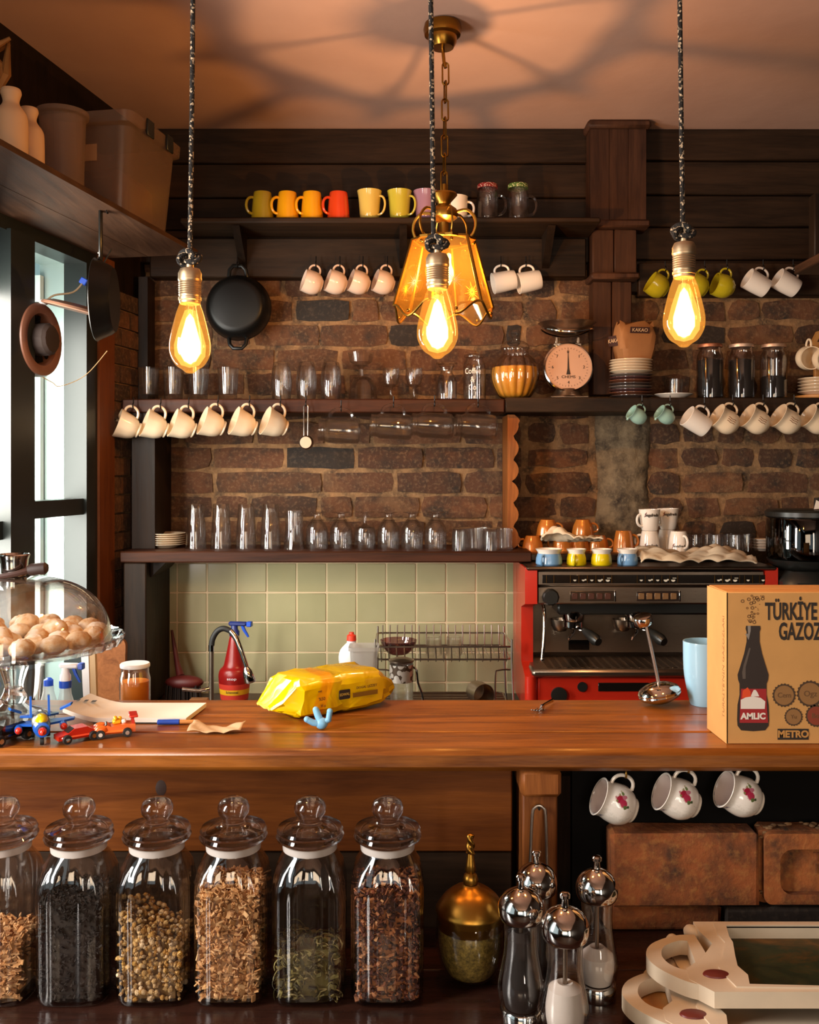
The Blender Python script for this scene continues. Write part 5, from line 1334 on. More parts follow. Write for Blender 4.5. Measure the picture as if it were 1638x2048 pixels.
t = thing('coffee_press', 'glass coffee press with patterned steel band before the dish rack', 'coffee press', (X(803, 2.765), 2.765, ZW))
obj('beaker', MB().lathe(vessel([(0,0),(.032,0),(.034,.003),(.034,.186),(.036,.189)], .002, .004), 28), M['glass'], t)
def pattern():
    q = NT('patterned_steel'); b = q.bsdf(hexc('#b0a498'), .3, .6); vo = q.n('ShaderNodeTexVoronoi'); vo.inputs['Scale'].default_value = 70; q.l(q.coords(), vo.inputs['Vector'])
    q.l(q.ramp(vo.outputs['Distance'], [(.58, hexc('#d0c8c0')), (.64, hexc('#5a4a3e'))]), b.inputs['Base Color']); return q.m
obj('steel_band', MB().lathe([(.0345,.132),(.0350,.132),(.0350,.182),(.0345,.182)], 28), pattern(), t)
obj('lid', MB().lathe([(0,.1895),(.036,.1895),(.037,.194),(.020,.200),(0,.201)], 28), M['steel'], t)
obj('handle', MB().tube(smoothprof([(.035,0,.172),(.044,-.008,.165),(.048,-.01,.130),(.060,-.012,.095),(.062,-.012,.050),(.050,-.010,.025),(.035,0,.022)], 3), .0032, 8), M['chrome'], t)
tag(obj('steel_mug', MB().lathe(vessel([(0,0),(.028,0),(.031,.003),(.034,.030),(.034,.070)], .0015, .002), 28), M['steel'], None, T(X(951, 2.90), 2.90+.03, zlow+.037) @ RZ(20) @ RX(90)), 'steel beaker lying on its side in the lower dish rack', 'beaker')
tag(obj('steel_pot', MB().lathe(vessel([(0,0),(.024,0),(.026,.003),(.026,.062)], .0015, .002), 24), M['steel'], None, T(X(992, 2.74), 2.74, ZW)), 'small steel pot in front of the dish rack by the machine', 'pot')
# chopping board and plank by the window
tag(obj('chopping_board', MB().prism(rr(-.055, .048, 0, .262, .022), -.010, .010, RX(84)), wood('board_wood', '#5a3218', '#8a5630', 'Y', .5), None, T(X(221, 2.75), 2.72, ZW)), 'brown chopping board leaning upright by the dark post', 'board')
t = thing('white_stand', 'white painted slanting leg standing behind the cake stand', 'stand', (X(182, 2.15), 2.15, 1.0))
sx = 1900/2.15
lean = .022
obj('leg', MB().prism([(-.022,.23),(-.004,.23),(.010,-.2),(.0,-.2)], -.012, .0, Matrix(((1,0,0,0),(0,0,1,0),(0,1,0,0),(0,0,0,1)))), M['whiteplastic'], t)
obj('brace', MB().prism([(-.0035,.22),(.010,.22),(.024,-.2),(.0105,-.2)], -.009, .004, Matrix(((1,0,0,0),(0,0,1,0),(0,1,0,0),(0,0,0,1)))), simple('bare_pine', '#c8aa80', .6), t)
obj('foot', MB().box(-.06, .07, -.03, .03, -.998, -.2, .004), simple('stool_side', '#8c7b6a', .7), t)

# ================================================================== inside shelf of the counter
ZI = 1.0225; dI = 1.95
t = thing('sauce_jar', 'glass jar of orange sauce with a white lid behind the counter', 'jar', (X(270, dI), dI, ZI))
obj('body', MB().lathe(vessel([(0,0),(.028,0),(.031,.004),(.031,.128),(.028,.139),(.028,.150)], .002, .004), 28), M['jarglass'], t)
obj('contents', MB().lathe([(0,.005),(.027,.005),(.0285,.008),(.0285,.122),(0,.123)], 28), simple('orange_sauce', '#ee8a22', .45, 0, .1), t, kind='stuff')
obj('lid', MB().lathe([(0,.1505),(.0295,.1502),(.030,.1515),(.030,.1565),(.0285,.1585),(0,.1585)], 28), M['whiteplastic'], t)
M['bluish'] = glassmat('pale_blue_plastic', (.80,.90,.95), (.7,.8,.85), .8, .2, frost=.35)
t = thing('squeeze_bottle', 'clear bottle with a blue cap behind the toy plane', 'bottle', (X(97, dI), dI, ZI))
obj('body', MB().lathe([(0,0),(.024,0),(.026,.004),(.026,.045),(.011,.100),(.010,.112),(0,.112)], 24), M['bluish'], t)
obj('cap', MB().lathe([(0,.1122),(.0095,.1122),(.0095,.124),(.005,.128),(0,.129)], 16), M['blueplastic'], t)
t = thing('spray_bottle', 'clear spray bottle with white and blue trigger under the cake stand', 'bottle', (X(131, dI), dI, ZI))
obj('body', MB().lathe([(0,0),(.028,0),(.031,.004),(.031,.03),(.012,.095),(.011,.108),(0,.108)], 24), M['bluish'], t)
obj('cap', MB().lathe([(0,.1083),(.0125,.1083),(.0125,.122),(0,.122)], 18), M['blueplastic'], t)
sprayhead(t, .1225, M['whiteplastic'], M['blueplastic'], .78, -5)
t = tag(obj('pressed_glass_bowl', MB().lathe(vessel([(0,0),(.045,0),(.05,.004),(.062,.060),(.068,.138),(.069,.140)], .004, .008), 36, None, lambda a, r, z: r*(1+.02*math.cos(18*a))), M['jarglass'], None, T(X(18, 2.0), 2.0, ZI)), 'pressed glass bowl behind the cake stand foot', 'bowl')

# ================================================================== on the counter
def cpt(px, py): d = (CZ-ZC)*F/(py-HY); return X(px, d), d
ZCt = ZC+.0005
def cake():
    x, y = X(28, 1.655), 1.655
    t = thing('cake_stand', 'glass cake stand with fluted rim and pressed stem near the window', 'cake stand', (x, y, ZCt))
    fr_ = lambda a, r, z: r*(1+.014*math.cos(40*a)) if r > .165 else r
    st = [(0,0),(.066,0),(.068,.003),(.062,.010),(.045,.018),(.026,.026),(.018,.034)]
    st += smoothprof([(.018,.034),(.022,.044),(.017,.056),(.016,.070),(.022,.092),(.024,.104),(.016,.116),(.012,.122)], 3)[1:]+[(.02,.127),(.05,.130),(0,.131)]
    st = [(r, z*.915) for r, z in st]
    obj('stem', MB().lathe(st, 32), mixglass('pressed_glass', .7, (.95,.93,.90), (.40,.34,.31), 2.0), t)
    obj('plate', MB().lathe([(r, z-.011) for r, z in ((0,.131),(.06,.1305),(.150,.134),(.178,.140),(.184,.152),(.182,.156),(.176,.150),(.150,.140),(.0,.137))], 80, None, fr_), M['jarglass'], t)
    z0 = .130
    t2 = thing('cake_dome', 'clear glass dome with metal knob covering the cookies', 'dome', (x, y, ZCt+z0+.0005))
    pr = smoothprof([(.164,.0),(.163,.012),(.158,.040),(.143,.070),(.118,.094),(.085,.110),(.045,.119),(.012,.121)], 3)
    obj('dome', MB().lathe(pr+[(0,.1215)]+[(0,.119)]+[(r-.003, z-.002) for r, z in pr[::-1]], 56), glassmat('dome_glass', (.97,.95,.94), (.58,.5,.47), 2.0), t2)
    obj('knob', MB().lathe([(0,.122),(.020,.122),(.0215,.126),(.024,.150),(.027,.158),(.025,.160),(.019,.153),(0,.152)], 28), M['chrome'], t2)
    obj('strap', MB().tube([(-.06,-.022,.113),(-.02,-.030,.122),(.015,-.026,.128),(.035,-.012,.134)], [.004,.005,.005,.006], 8), simple('leather_strap', '#3a2018', .6), t2)
    obj('toggle', MB().tube([(.030,-.014,.133),(.036,-.013,.134),(.058,-.010,.136),(.062,-.010,.136)], [.008,.0105,.0105,.007], 12), simple('dark_cork', '#2a1712', .6), t2)
    M['cookie'] = None
    q = NT('sugared_biscuit'); b = q.bsdf(rough=.9); f = q.noise(q.coords(rnd=9), 40, 4)
    q.l(q.ramp(f, [(.38, hexc('#d8a468')), (.50, hexc('#ecd2aa')), (.62, hexc('#faf0de'))]), b.inputs['Base Color']); q.bump(f, b, .6, .004); ck = q.m
    spots = []
    for ring, n, zz in ((.137, 17, 0), (.095, 12, 0), (.048, 6, 0), (.070, 4, 1)):
        for i in range(n): spots.append((ring, 2*PI*(i+.3*ring*50 % 1)/n, zz))
    me = []
    for v in range(3):
        g = MB().ball((0,0,0), (.0215,.0208,.0160), 18, 10)
        g.v = [(a+random.uniform(-.0012,.0012), b_+random.uniform(-.0012,.0012), c+random.uniform(-.0012,.0012)) for a, b_, c in g.v]; me.append(g.mesh('cookie'))
    for i, (r, a, zz) in enumerate(spots):
        px, py = x+r*math.cos(a), y+r*math.sin(a)
        front = math.sin(a) < -.35 and r > .08 and zz == 0
        lab = 'round sugared biscuit lying on top of the pile under the dome' if zz else 'round sugared biscuit in the bottom layer on the glass plate'
        o = obj('biscuit', me[i % 3], ck, None, T(px, py, ZCt+.1462+.0018*(r > .12)+zz*.013+random.uniform(-.001,.001)) @ RZ(random.uniform(0,360)) @ RX(random.uniform(-14,14)))
        tag(o, lab, 'biscuit', 'biscuits on top of the pile' if zz else 'biscuits in the bottom layer')
cake()
# notebook with curled page and pen
x0, y0 = cpt(170, 1444); x1, _ = cpt(378, 1449); yb = 1.748
t = thing('notebook', 'open lined notebook with one curled page near the toy cars', 'notebook', (0, 0, ZCt))
bx0, bx1 = -.565, -.385
pg = MB()
for k, (th, ox) in enumerate(((.006, 0),)):
    n = 18
    for j in (0, 1):
        for i in range(n+1):
            u = i/n; xx = -.60+(bx1+.60)*u
            zz = .009+.016*max(0, (.30-u)/.30)**1.6
            for zb_ in (0, 1):
                pg.v.append((xx+(.012 if j else 0), 1.637+.108*j+(.02*max(0, (.3-u)) if j else .02*max(0, .3-u)), zz if zb_ else max(.0006, zz-.0075)))
    m = (n+1)*2
    for i in range(n):
        a = i*2; pg.f += [(a+1, a+3, m+a+3, m+a+1), (a, m+a, m+a+2, a+2), (a, a+2, a+3, a+1), (m+a, m+a+1, m+a+3, m+a+2)]
    pg.f += [(0, 1, m+1, m), (2*n, m+2*n, m+2*n+1, 2*n+1)]
obj('page_block', pg, M['paper'], t)
obj('cover', MB().box(bx1-.16, bx1+.004, 1.634, 1.762, .0, .0009, .0002), M['black'], t)
g = MB()
for k in range(3): g.box(-.592+k*.010, -.588+k*.012, 1.69+k*.008, 1.70+k*.008, .0262-.003*k, .0266-.003*k)
obj('handwriting', g, M['ink'], t, smooth=False)
t = thing('pen', 'blue capped pen lying along the front of the notebook', 'pen', (*cpt(330, 1450), ZCt+.0045), rz=.06)
obj('cap', MB().tube([(-.013,0,0),(-.012,0,0),(.024,0,0),(.025,0,0)], [.003,.0045,.0045,.003], 10), M['blueplastic'], t)
obj('barrel', MB().tube([(.0252,0,0),(.055,0,0),(.060,0,0)], [.0037,.0037,.001], 10), simple('amber_barrel', '#c88a4a', .4), t)
# crumpled paper scrap
xs, ys = cpt(430, 1466)
sp = {}
def scrap(u, v):
    a = abs(u-.5)*2
    return (xs-.044+.088*u+.004*v, ys-.012+.034*v, ZCt+.0008+.012*a**1.5*(.4+.6*v)+.004*abs(math.sin(u*9+v*4)))
o = cloth('paper_scrap', 'creased torn scrap of paper on the counter', scrap, 16, 6, simple('kraft_scrap', '#c0a078', .85, 0, .1), .0006); o['category'] = 'paper'
# small flake of wood showing on the counter top
# toys
def toy_car(px, py, rz, body, label, kind):
    x, y = cpt(px, py)
    t = thing('toy_car', label, 'toy car', (x, y, ZCt), rz=math.radians(rz))
    L = .034
    if kind == 0:
        out = [(-L,.006),(-L,.013),(-.020,.015),(-.008,.0225),(.012,.0230),(.022,.017),(L,.016),(L+.001,.006)]
    elif kind == 1:
        out = [(-L,.007),(-L-.002,.011),(-.016,.0155),(-.010,.021),(-.004,.0175),(.006,.0195),(.016,.0205),(L,.020),(L,.007)]
    else:
        out = [(-L,.006),(-L,.014),(-.022,.017),(-.012,.024),(.016,.025),(.026,.019),(L,.018),(L,.006)]
    XZm = Matrix(((1,0,0,0),(0,0,1,0),(0,1,0,0),(0,0,0,1)))
    obj('body', MB().prism(out, -.0125, .0125, XZm).box(-L*.9, L*.9, -.0145, .0145, .006, .013, .003), body, t, ang=30)
    obj('windscreen', MB().prism([(-.0175,.0160),(-.0085,.0222),(-.0075,.0222),(-.0155,.0160)] if kind != 1 else [(-.014,.017),(-.0105,.0215),(-.009,.0215),(-.012,.017)], -.010, .010, T(-.0012, 0, .0006) @ XZm), M['black'], t)
    for sx in (-.021, .021):
        for sy in (-.0140, .0140):
            w = obj('wheel', MB().lathe([(0,-.004),(.0066,-.004),(.0074,-.002),(.0074,.002),(.0066,.004),(0,.004)], 16, T(sx, sy, .0075) @ RX(90)), M['rubber'], t)
            obj('hub', MB().lathe([(0,-.0046),(.0034,-.0046),(.0034,.0046),(0,.0046)], 10, T(sx, sy, .0075) @ RX(90)), M['chrome'], w)
    return t
RC = simple('toy_red', '#c42a18', .25, 0, 0, Coat_Weight=.5); OC = simple('toy_orange', '#d8601c', .3, 0, 0, Coat_Weight=.4)
toy_car(155, 1481, 38, RC, 'low red toy sports car in front of the orange one', 0)
t = toy_car(227, 1472, 20, OC, 'orange toy hot rod with a chrome yellow engine and rear wing', 1)
obj('engine', MB().box(-.002, .012, -.006, .006, .0195, .027, .002).ball((.003, .004, .028), .0035, 8, 5).ball((.003, -.004, .028), .0035, 8, 5).ball((.010, 0, .028), .0035, 8, 5), simple('toy_yellow', '#e8b01a', .25, .3), t)
obj('rear_wing', MB().box(.024, .038, -.017, .017, .031, .034, .001).box(.028, .032, -.012, -.009, .018, .032).box(.028, .032, .009, .012, .018, .032), RC, t)
obj('exhaust', MB().box(.012, .020, -.006, .006, .0195, .0265, .002), M['white'], t)
obj('fender', MB().ball((-.020, -.010, .012), (.012,.006,.010), 12, 6).ball((-.020, .010, .012), (.012,.006,.010), 12, 6), OC, t)
t = toy_car(12, 1484, 62, simple('toy_black', '#141414', .15, .2, 0, Coat_Weight=1.0), 'glossy black toy car at the picture edge of the counter', 2)
t.scale = (1.25, 1.25, 1.25)
x, y = cpt(82, 1481)
t = thing('toy_plane', 'blue toy jet plane with yellow canopy and red engine tips', 'toy plane', (x, y, ZCt), rz=math.radians(24))
BT = simple('toy_blue', '#1f5cc0', .3); GT = simple('toy_gunmetal', '#3c352e', .4, .3)
RPY = RX(90)   # nose points to the viewer (-Y)
obj('fuselage', MB().lathe([(0,-.045),(.006,-.042),(.010,-.030),(.014,-.010),(.0145,.012),(.012,.040),(.009,.050),(0,.051)], 20, T(0,0,.026) @ RX(-90)), GT, t)
obj('nose', MB().ball((0,-.044,.025), (.0065,.010,.0065), 12, 8), RC, t)
obj('collar', MB().lathe([(0,-.040),(.0115,-.038),(.013,-.024),(.0135,-.02),(0,-.019)], 16, T(0,0,.0255) @ RX(-90)), BT, t)
obj('canopy', MB().ball((0,-.014,.037), (.010,.021,.009), 16, 8), simple('toy_canopy', '#c8b410', .2), t)
for s_ in (-1, 1):
    wg = obj('wing', MB().prism([(s_*.008,-.006),(s_*.052,.014),(s_*.054,.024),(s_*.008,.024)], .024, .0275), BT, t)
    obj('engine', MB().tube([(s_*.034,-.010,.0215),(s_*.034,.022,.0215)], .006, 12), BT, t)
    obj('engine_tip', MB().ball((s_*.034,-.011,.0215), (.0056,.005,.0056), 12, 6), RC, t)
    obj('canard', MB().prism([(s_*.034,.004),(s_*.052,-.004),(s_*.056,.002),(s_*.036,.012)], 0, .003, T(0,0,.028) @ Matrix.Rotation(-s_*.5, 4, 'Y') @ T(0,0,0)), BT, t)
    obj('tail_fin', MB().prism([(.026,.032),(.046,.030),(.050,.062),(.042,.062)], s_*.014-.0016, s_*.014+.0016, Matrix(((0,0,1,0),(1,0,0,0),(0,1,0,0),(0,0,0,1)))), BT, t)
    obj('tail_plane', MB().prism([(s_*.008,.036),(s_*.030,.046),(s_*.030,.053),(s_*.008,.052)], .028, .031), BT, t)
for wx_, wy in ((0,-.03),(-.012,.02),(.012,.02)):
    obj('wheel', MB().lathe([(0,-.003),(.006,-.003),(.0066,0),(.006,.003),(0,.003)], 14, T(wx_, wy, .0067) @ RY(90)), M['rubber'], t)
    obj('strut', MB().tube([(wx_*.6, wy, .016), (wx_, wy, .008)], .0018, 6), M['chrome'], t)
# yellow package
def package():
    A = Vector((-.190, 1.648)); u = Vector((.82, .572)); L, Wd, H = .198, .112, .070
    t = thing('food_package', 'creased yellow plastic food package lying across the counter', 'package', M=T(A.x, A.y, ZCt) @ Matrix.Rotation(math.atan2(u.y, u.x), 4, 'Z'))
    secs = [(-.042,.50,.07,.30),(-.022,.74,.34,.36),(0,.90,.86,.5),(.006,.98,.97,.5),(.04,1,1.02,.5),(.075,1,1.00,.5),(.086,.985,.97,.5),(.10,1.01,1.03,.5),(.14,1.02,1.00,.5),(.17,1.0,.92,.5),(.182,.92,.76,.48),(L,.75,.5,.45),(L+.014,.6,.10,.45)]
    n = 28; g = MB(); rnd = random.Random(4)
    for i, (xx, sw, sh, zc) in enumerate(secs):
        for k in range(n):
            q = 2*PI*k/n; c, s_ = math.cos(q), math.sin(q); e = .42
            yy = Wd/2+Wd/2*sw*math.copysign(abs(c)**e, c); zz = H*zc*1.0+H/2*sh*math.copysign(abs(s_)**e, s_)
            wr = .0016*math.sin(k*2.3+i*1.7)+.0012*rnd.uniform(-1, 1)
            g.v.append((xx+.004*math.sin(k*1.3+i) if 0 < i < len(secs)-1 else xx, yy+wr, max(0.0004, zz+wr*(zz > .01))))
    for i in range(len(secs)-1):
        for k in range(n): g.f.append((i*n+k, i*n+(k+1) % n, (i+1)*n+(k+1) % n, (i+1)*n+k))
    g.f.append(tuple(range(n))[::-1]); g.f.append(tuple(range((len(secs)-1)*n, len(secs)*n)))
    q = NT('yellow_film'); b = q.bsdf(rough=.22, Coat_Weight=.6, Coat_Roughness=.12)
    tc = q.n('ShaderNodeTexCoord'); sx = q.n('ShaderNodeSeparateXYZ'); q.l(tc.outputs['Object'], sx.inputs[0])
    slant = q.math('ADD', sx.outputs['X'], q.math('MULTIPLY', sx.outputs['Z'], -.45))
    r = q.ramp(q.math('ADD', q.math('MULTIPLY', slant, 4.0), .2), [(.0, hexc('#f2cf00')), (.26, hexc('#f0c800')), (.28, hexc('#f0a60c')), (.36, hexc('#f0a60c')), (.38, hexc('#d8b40a')), (1, hexc('#d0ac0a'))])  # orange printed band; the darker gold past it is partly shading in the colour
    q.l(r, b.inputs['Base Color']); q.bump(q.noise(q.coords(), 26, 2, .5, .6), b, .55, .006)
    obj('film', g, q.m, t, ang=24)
    lbl = obj('label', MB().prism(rr(-.0115, .0115, -.0085, .0085, .002, 3), 0, .0008, T(.088, -.0032, .036) @ RX(90)), M['ink'], t)
    obj('lettering', text_mb('EDWAL', .0066, .0002, sx=.9), simple('gold_print', '#c8a84a', .5), lbl, T(.088, -.0044, .036))
    for s_, x_, z_, sz in (('net', .038, .048, .006), ('%50', .042, .034, .008), ('25 g', .044, .022, .006), ('DOGAL LEZZET', .135, .044, .0062)):
        obj('lettering', text_mb(s_, sz, .0002), M['ink'], t, T(x_, -.0036, z_))
    obj('window_strip', MB().box(.105, .158, -.0042, -.0036, .028, .036, 0), simple('film_brown', '#7a5a1c', .4), t)
package()
# blue three-pronged toy
x, y = cpt(643, 1459)
t = thing('toy_figure', 'light blue rubbery three pronged toy beside the yellow package', 'toy', (x, y, ZCt))
g = MB().ball((0,0,.010), (.011,.009,.010), 14, 8)
g.tube([(0,0,.009),(-.014,-.004,.012),(-.024,-.006,.018)], [.006,.0055,.005], 10).tube([(0,0,.010),(-.006,.002,.022),(-.010,.004,.032)], [.006,.006,.0055], 10).tube([(0,0,.010),(.012,0,.016),(.014,0,.030)], [.006,.0055,.005], 10)
for c in ((-.024,-.006,.018), (-.010,.004,.032), (.014,0,.030)): g.ball(c, .0053, 10, 6)
obj('body', g, simple('sky_rubber', '#7ab8e0', .4), t)
# fork
x, y = cpt(1088, 1418)
t = thing('fork', 'small steel fork lying on the counter before the machine', 'fork', (x, y, ZCt+.0012), rz=math.radians(-28))
g = MB()
for k in range(4): g.tube([(-.0075+.005*k, -.045, .006), (-.0075+.005*k, -.030, .001), (-.0075+.005*k, -.014, .0015)], [.0008,.0012,.0012], 6)
obj('tines', g, M['chrome'], t)
obj('handle', MB().tube([(0,-.016,.0015),(0,-.006,.002),(0,.004,.006),(0,.05,.004)], [.0098,.007,.003,.004], 10, flat=.25), M['chrome'], t)
# chrome stand
x, y = cpt(1322, 1410)
t = thing('chrome_stand', 'chrome disc foot with slanting rod and small round cap', 'stand', (x, y, ZCt))
tl = T(0, 0, .006) @ RY(-15)
obj('disc_foot', MB().lathe([(0,-.004),(.020,-.002),(.036,.006),(.0395,.012),(.0385,.0145),(.0395,.017),(.036,.023),(.024,.030),(.008,.0335),(0,.034)], 40, T(.0,0,.008) @ RY(-12)), M['chrome'], t)
ztop = Z(1240, y)-ZCt; xt = (1286-1322)*y/F
obj('rod', MB().tube([(-.004, 0, .038), (xt+.004, 0, ztop)], .0032, 10), M['wire'], t)
obj('cap', MB().lathe([(0,-.008),(.016,-.008),(.0175,-.006),(.0175,.006),(.016,.008),(0,.009)], 28, T(xt, 0, ztop) @ RY(-16) @ RX(14)), M['chrome'], t)
# blue mug
x, y = cpt(1415, 1414)
cup('tallmug', 'mug', 'tall light blue mug beside the cardboard box', colm('sky_glaze', '#a6d4ee'), T(x, y+.02, ZCt) @ RZ(-10), None, 'mug', None)
# cardboard box
def carton():
    y0, y1 = 1.515, 1.606; xl = .5055; h = .241; Wd = .36
    t = thing('cardboard_box', 'printed cardboard soda box standing on the counter end', 'box', (xl, y0, ZCt), rz=0.0)
    D = y1-y0; wl_ = .002
    obj('front_flap', MB().box(0, Wd, 0, wl_, 0, h, .0006), M['kraft'], t)
    obj('side_panel', MB().prism([(.0, 0), (.0022, 0), (-.0002, D), (-.0024, D)], 0, h), M['kraft'], t, smooth=False)
    obj('back_flap', MB().box(0, Wd, D-wl_, D, 0, h, .0006).box(.002, Wd, wl_, D-wl_, 0, .002), M['kraft'], t)
    obj('side_panel', MB().box(Wd-.002, Wd, wl_, D-wl_, 0, h, .0004), M['kraft'], t)
    obj('top_flap', MB().box(.001, Wd-.001, .0005, D*.5-.0008, h-.001, h+.001, .0004).box(.001, Wd-.001, D*.5+.0008, D-.0005, h-.001, h+.0014, .0004), M['kraft'], t)
    s = F/y0
    bx = lambda px: (px-1452)/s; bz = lambda py: (1488-py)/s
    f = -.0004
    INK = M['ink']
    for sx_, px, py, sz in (('TÜRKİYE', 1529, 1243, .038), ('GAZOZ', 1556, 1283, .038)):
        obj('lettering', text_mb(sx_, sz, .0003, bold=.0010, sx=.64, align='LEFT'), INK, t, T(bx(px), f, bz(py-18)) @ Matrix.Diagonal((.83 if px < 1540 else .80, 1, 1, 1)))
    XZf = Matrix(((1,0,0,0),(0,0,-1,0),(0,1,0,0),(0,0,0,1)))
    # bottle print
    half = [(14,1252),(15,1258),(13,1264),(13,1284),(18,1308),(26,1334),(31,1350),(30,1360),(27,1368),(27,1390),(31,1410),(32,1440),(31,1452),(24,1461),(0,1463)]
    cxb = 1505
    L = [(bx(cxb-a), bz(b)) for a, b in half]; R = [(bx(cxb+a), bz(b)) for a, b in half[::-1]]
    bo = obj('bottle_print', MB().prism(L+R[1:], .0003, .0006, XZf), simple('print_dark', '#2a1a12', .5), t, smooth=False)
    def patch(pts, mat, lev, nm='print'): return obj(nm, MB().prism([(bx(a), bz(b)) for a, b in pts], lev, lev+.0002, XZf), mat, bo, smooth=False)
    PR, PW, PO = simple('print_red', '#a01c20', .6), simple('print_white', '#e8dcd0', .6), simple('print_orange', '#e04a18', .6)
    patch([(1481,1378),(1531,1378),(1532,1410),(1535,1446),(1478,1446),(1479,1410)], PR, .0007)
    patch([(1483,1396),(1484,1382),(1494,1375),(1500,1384),(1500,1396)], PO, .0009)
    patch([(1480,1400),(1490,1395),(1505,1393),(1520,1396),(1529,1403),(1528,1418),(1480,1418)], PW, .0010)
    patch([(1500,1393),(1503,1386),(1506,1380),(1510,1380),(1514,1386),(1517,1393)], PW, .0010)
    patch([(1489,1268),(1495,1268),(1494,1252),(1500,1252),(1500,1262),(1496,1280)], simple('print_shine', '#8a8078', .5), .0007)
    patch([(1483,1345),(1486,1330),(1497,1296),(1500,1297),(1490,1335),(1490,1358),(1484,1358)], simple('print_grey', '#5a4c42', .5), .0007)
    obj('lettering', text_mb('AMLIC', .0135, .0002, bold=.0006, sx=1.0), PW, bo, T(bx(1505), -.0013, bz(1433)))
    # bubbles
    g = MB(); rb = random.Random(3)
    for i in range(34):
        a = rb.uniform(-1, 1); v = rb.random(); r = rb.choice([.0007,.001,.0014,.0022])
        cx_, cz_ = bx(1502+a*(6+20*v)), bz(1246-v*54)
        if r > .0013: g.ring(arc(cx_, cz_, r*1.3, 0, 324, 10), arc(cx_, cz_, r*.8, 0, 324, 10), .0003, .0005, XZf)
        else: g.prism(arc(cx_, cz_, r, 0, 300, 6), .0003, .0005, XZf)
    obj('bubble_print', g, simple('print_brown', '#6a4a2a', .7), t, smooth=False, kind='stuff')
    # crown caps
    for px, py, r, s_ in ((1567,1391,23,'Cem'), (1619,1388,26,'Ogz'), (1586,1434,18,'Yu'), (1632,1432,22,'Boz')):
        R_ = r/s
        tooth = [(bx(px)+R_*(1+.05*math.cos(21*q))*math.cos(q), bz(py)+R_*(1+.05*math.cos(21*q))*math.sin(q)) for q in [2*PI*i/84 for i in range(84)]]
        cp = obj('crown_cap_print', MB().prism(tooth, .0003, .0005, XZf), simple('cap_print', '#4a3420', .7), t, smooth=False)
        obj('cap_face', MB().prism(arc(bx(px), bz(py), R_*.84, 0, 352, 40), .0005, .0007, XZf), simple('cap_face', '#93683a' if r != 22 else '#8a3a22', .7), cp, smooth=False)
        obj('lettering', text_mb(s_, R_*.62, .0002), simple('cap_ink', '#6a4a2a', .7), cp, T(bx(px), -.0009, bz(py)))
    lb_ = obj('logo_panel', MB().box(bx(1554), bx(1616), -.0006, -.0002, bz(1480), bz(1458), 0), INK, t, smooth=False)
    obj('lettering', text_mb('METRO', .0152, .0002, bold=.0006, sx=.98), simple('kraft_print', '#c08a48', .8), lb_, T(bx(1585), -.0010, bz(1469)))
    # print on the narrow side
    RS = T(-.0005, 0, 0) @ RZ(-91.5)
    so = obj('side_lettering', text_mb("TÜRKİYE'NİN GAZOZLARI", .013, .0002, sx=1.05), simple('side_print', '#a06a38', .7), t, RS @ T(-.014, -.0003, .12) @ RY(-90))
    for k, (z_, hh) in enumerate(((.19, .02), (.165, .02))):
        obj('side_mark', MB().box(-.060-.012, -.060+.010, -.0004, -.0001, z_-.009, z_+.009, 0, RS), simple('side_print2', '#b08250', .7), t, smooth=False)
    for k in range(4):
        obj('side_bottle_print', MB().prism([(-.068,.03+k*.030),(-.058,.028+k*.030),(-.055,.040+k*.030),(-.062,.052+k*.030),(-.068,.044+k*.030)], 0, .0003, RS @ Matrix(((1,0,0,0),(0,0,-1,0),(0,1,0,0),(0,0,0,1)))), simple('side_print3', '#b07a4c', .7), t, smooth=False)
carton()

# ================================================================== floral cups under the counter
def floralmat():
    q = NT('rose_china'); b = q.bsdf(rough=.15, Coat_Weight=.4, Coat_Roughness=.06)
    tc = q.n('ShaderNodeTexCoord'); co = tc.outputs['Object']
    def spot(p, r, soft=.15, sc=(1,1,1)):
        m = q.n('ShaderNodeVectorMath', operation='SUBTRACT'); q.l(co, m.inputs[0]); m.inputs[1].default_value = (.78*(p[0]*.88-p[1]*.47), .78*(p[0]*.47+p[1]*.88), .78*p[2]); r *= 1.25
        m2 = q.n('ShaderNodeVectorMath', operation='MULTIPLY'); q.l(m.outputs[0], m2.inputs[0]); m2.inputs[1].default_value = sc
        ln = q.n('ShaderNodeVectorMath', operation='LENGTH'); q.l(m2.outputs[0], ln.inputs[0])
        nz = q.noise(co, 260, 2)
        v = q.math('ADD', ln.outputs['Value'], q.math('MULTIPLY', q.math('SUBTRACT', nz, .5), r*.9))
        return q.ramp(q.math('DIVIDE', v, r), [(.9-soft, (1,1,1,1)), (1.0, (0,0,0,1))])
    base = hexc('#efe6dc')
    # white medallion on a shaded blue and gold ground
    ring = spot((0,-.041,.044), .030, .25, (1,.4,1))
    ground = q.mix(q.ramp(q.noise(co, 34, 3, .6, 1), [(.56,(0,0,0,1)),(.70,(1,1,1,1))]), hexc('#ddd4c8'), hexc('#3a466e'))
    c = q.mix(ring, ground, base)
    sx = q.n('ShaderNodeSeparateXYZ'); q.l(co, sx.inputs[0])
    for p, r, h in (((-.001,-.041,.050), .0065, '#9a2038'), ((-.007,-.041,.041), .0060, '#a82c48'), ((.006,-.041,.041), .0036, '#b86a7a'),
                    ((.013,-.040,.046), .0030, '#6a7a48'), ((.010,-.041,.052), .0026, '#8a8a50'), ((-.013,-.040,.036), .0030, '#5c6a3c'), ((-.006,-.041,.056), .0026, '#7a7a48'), ((.018,-.039,.050), .0022, '#a89a5a'), ((-.010,-.041,.030), .0024, '#4a5a3a')):
        c = q.mix(spot(p, r), c, hexc(h))
    q.l(c, b.inputs['Base Color']); return q.m
M['floral'] = floralmat()
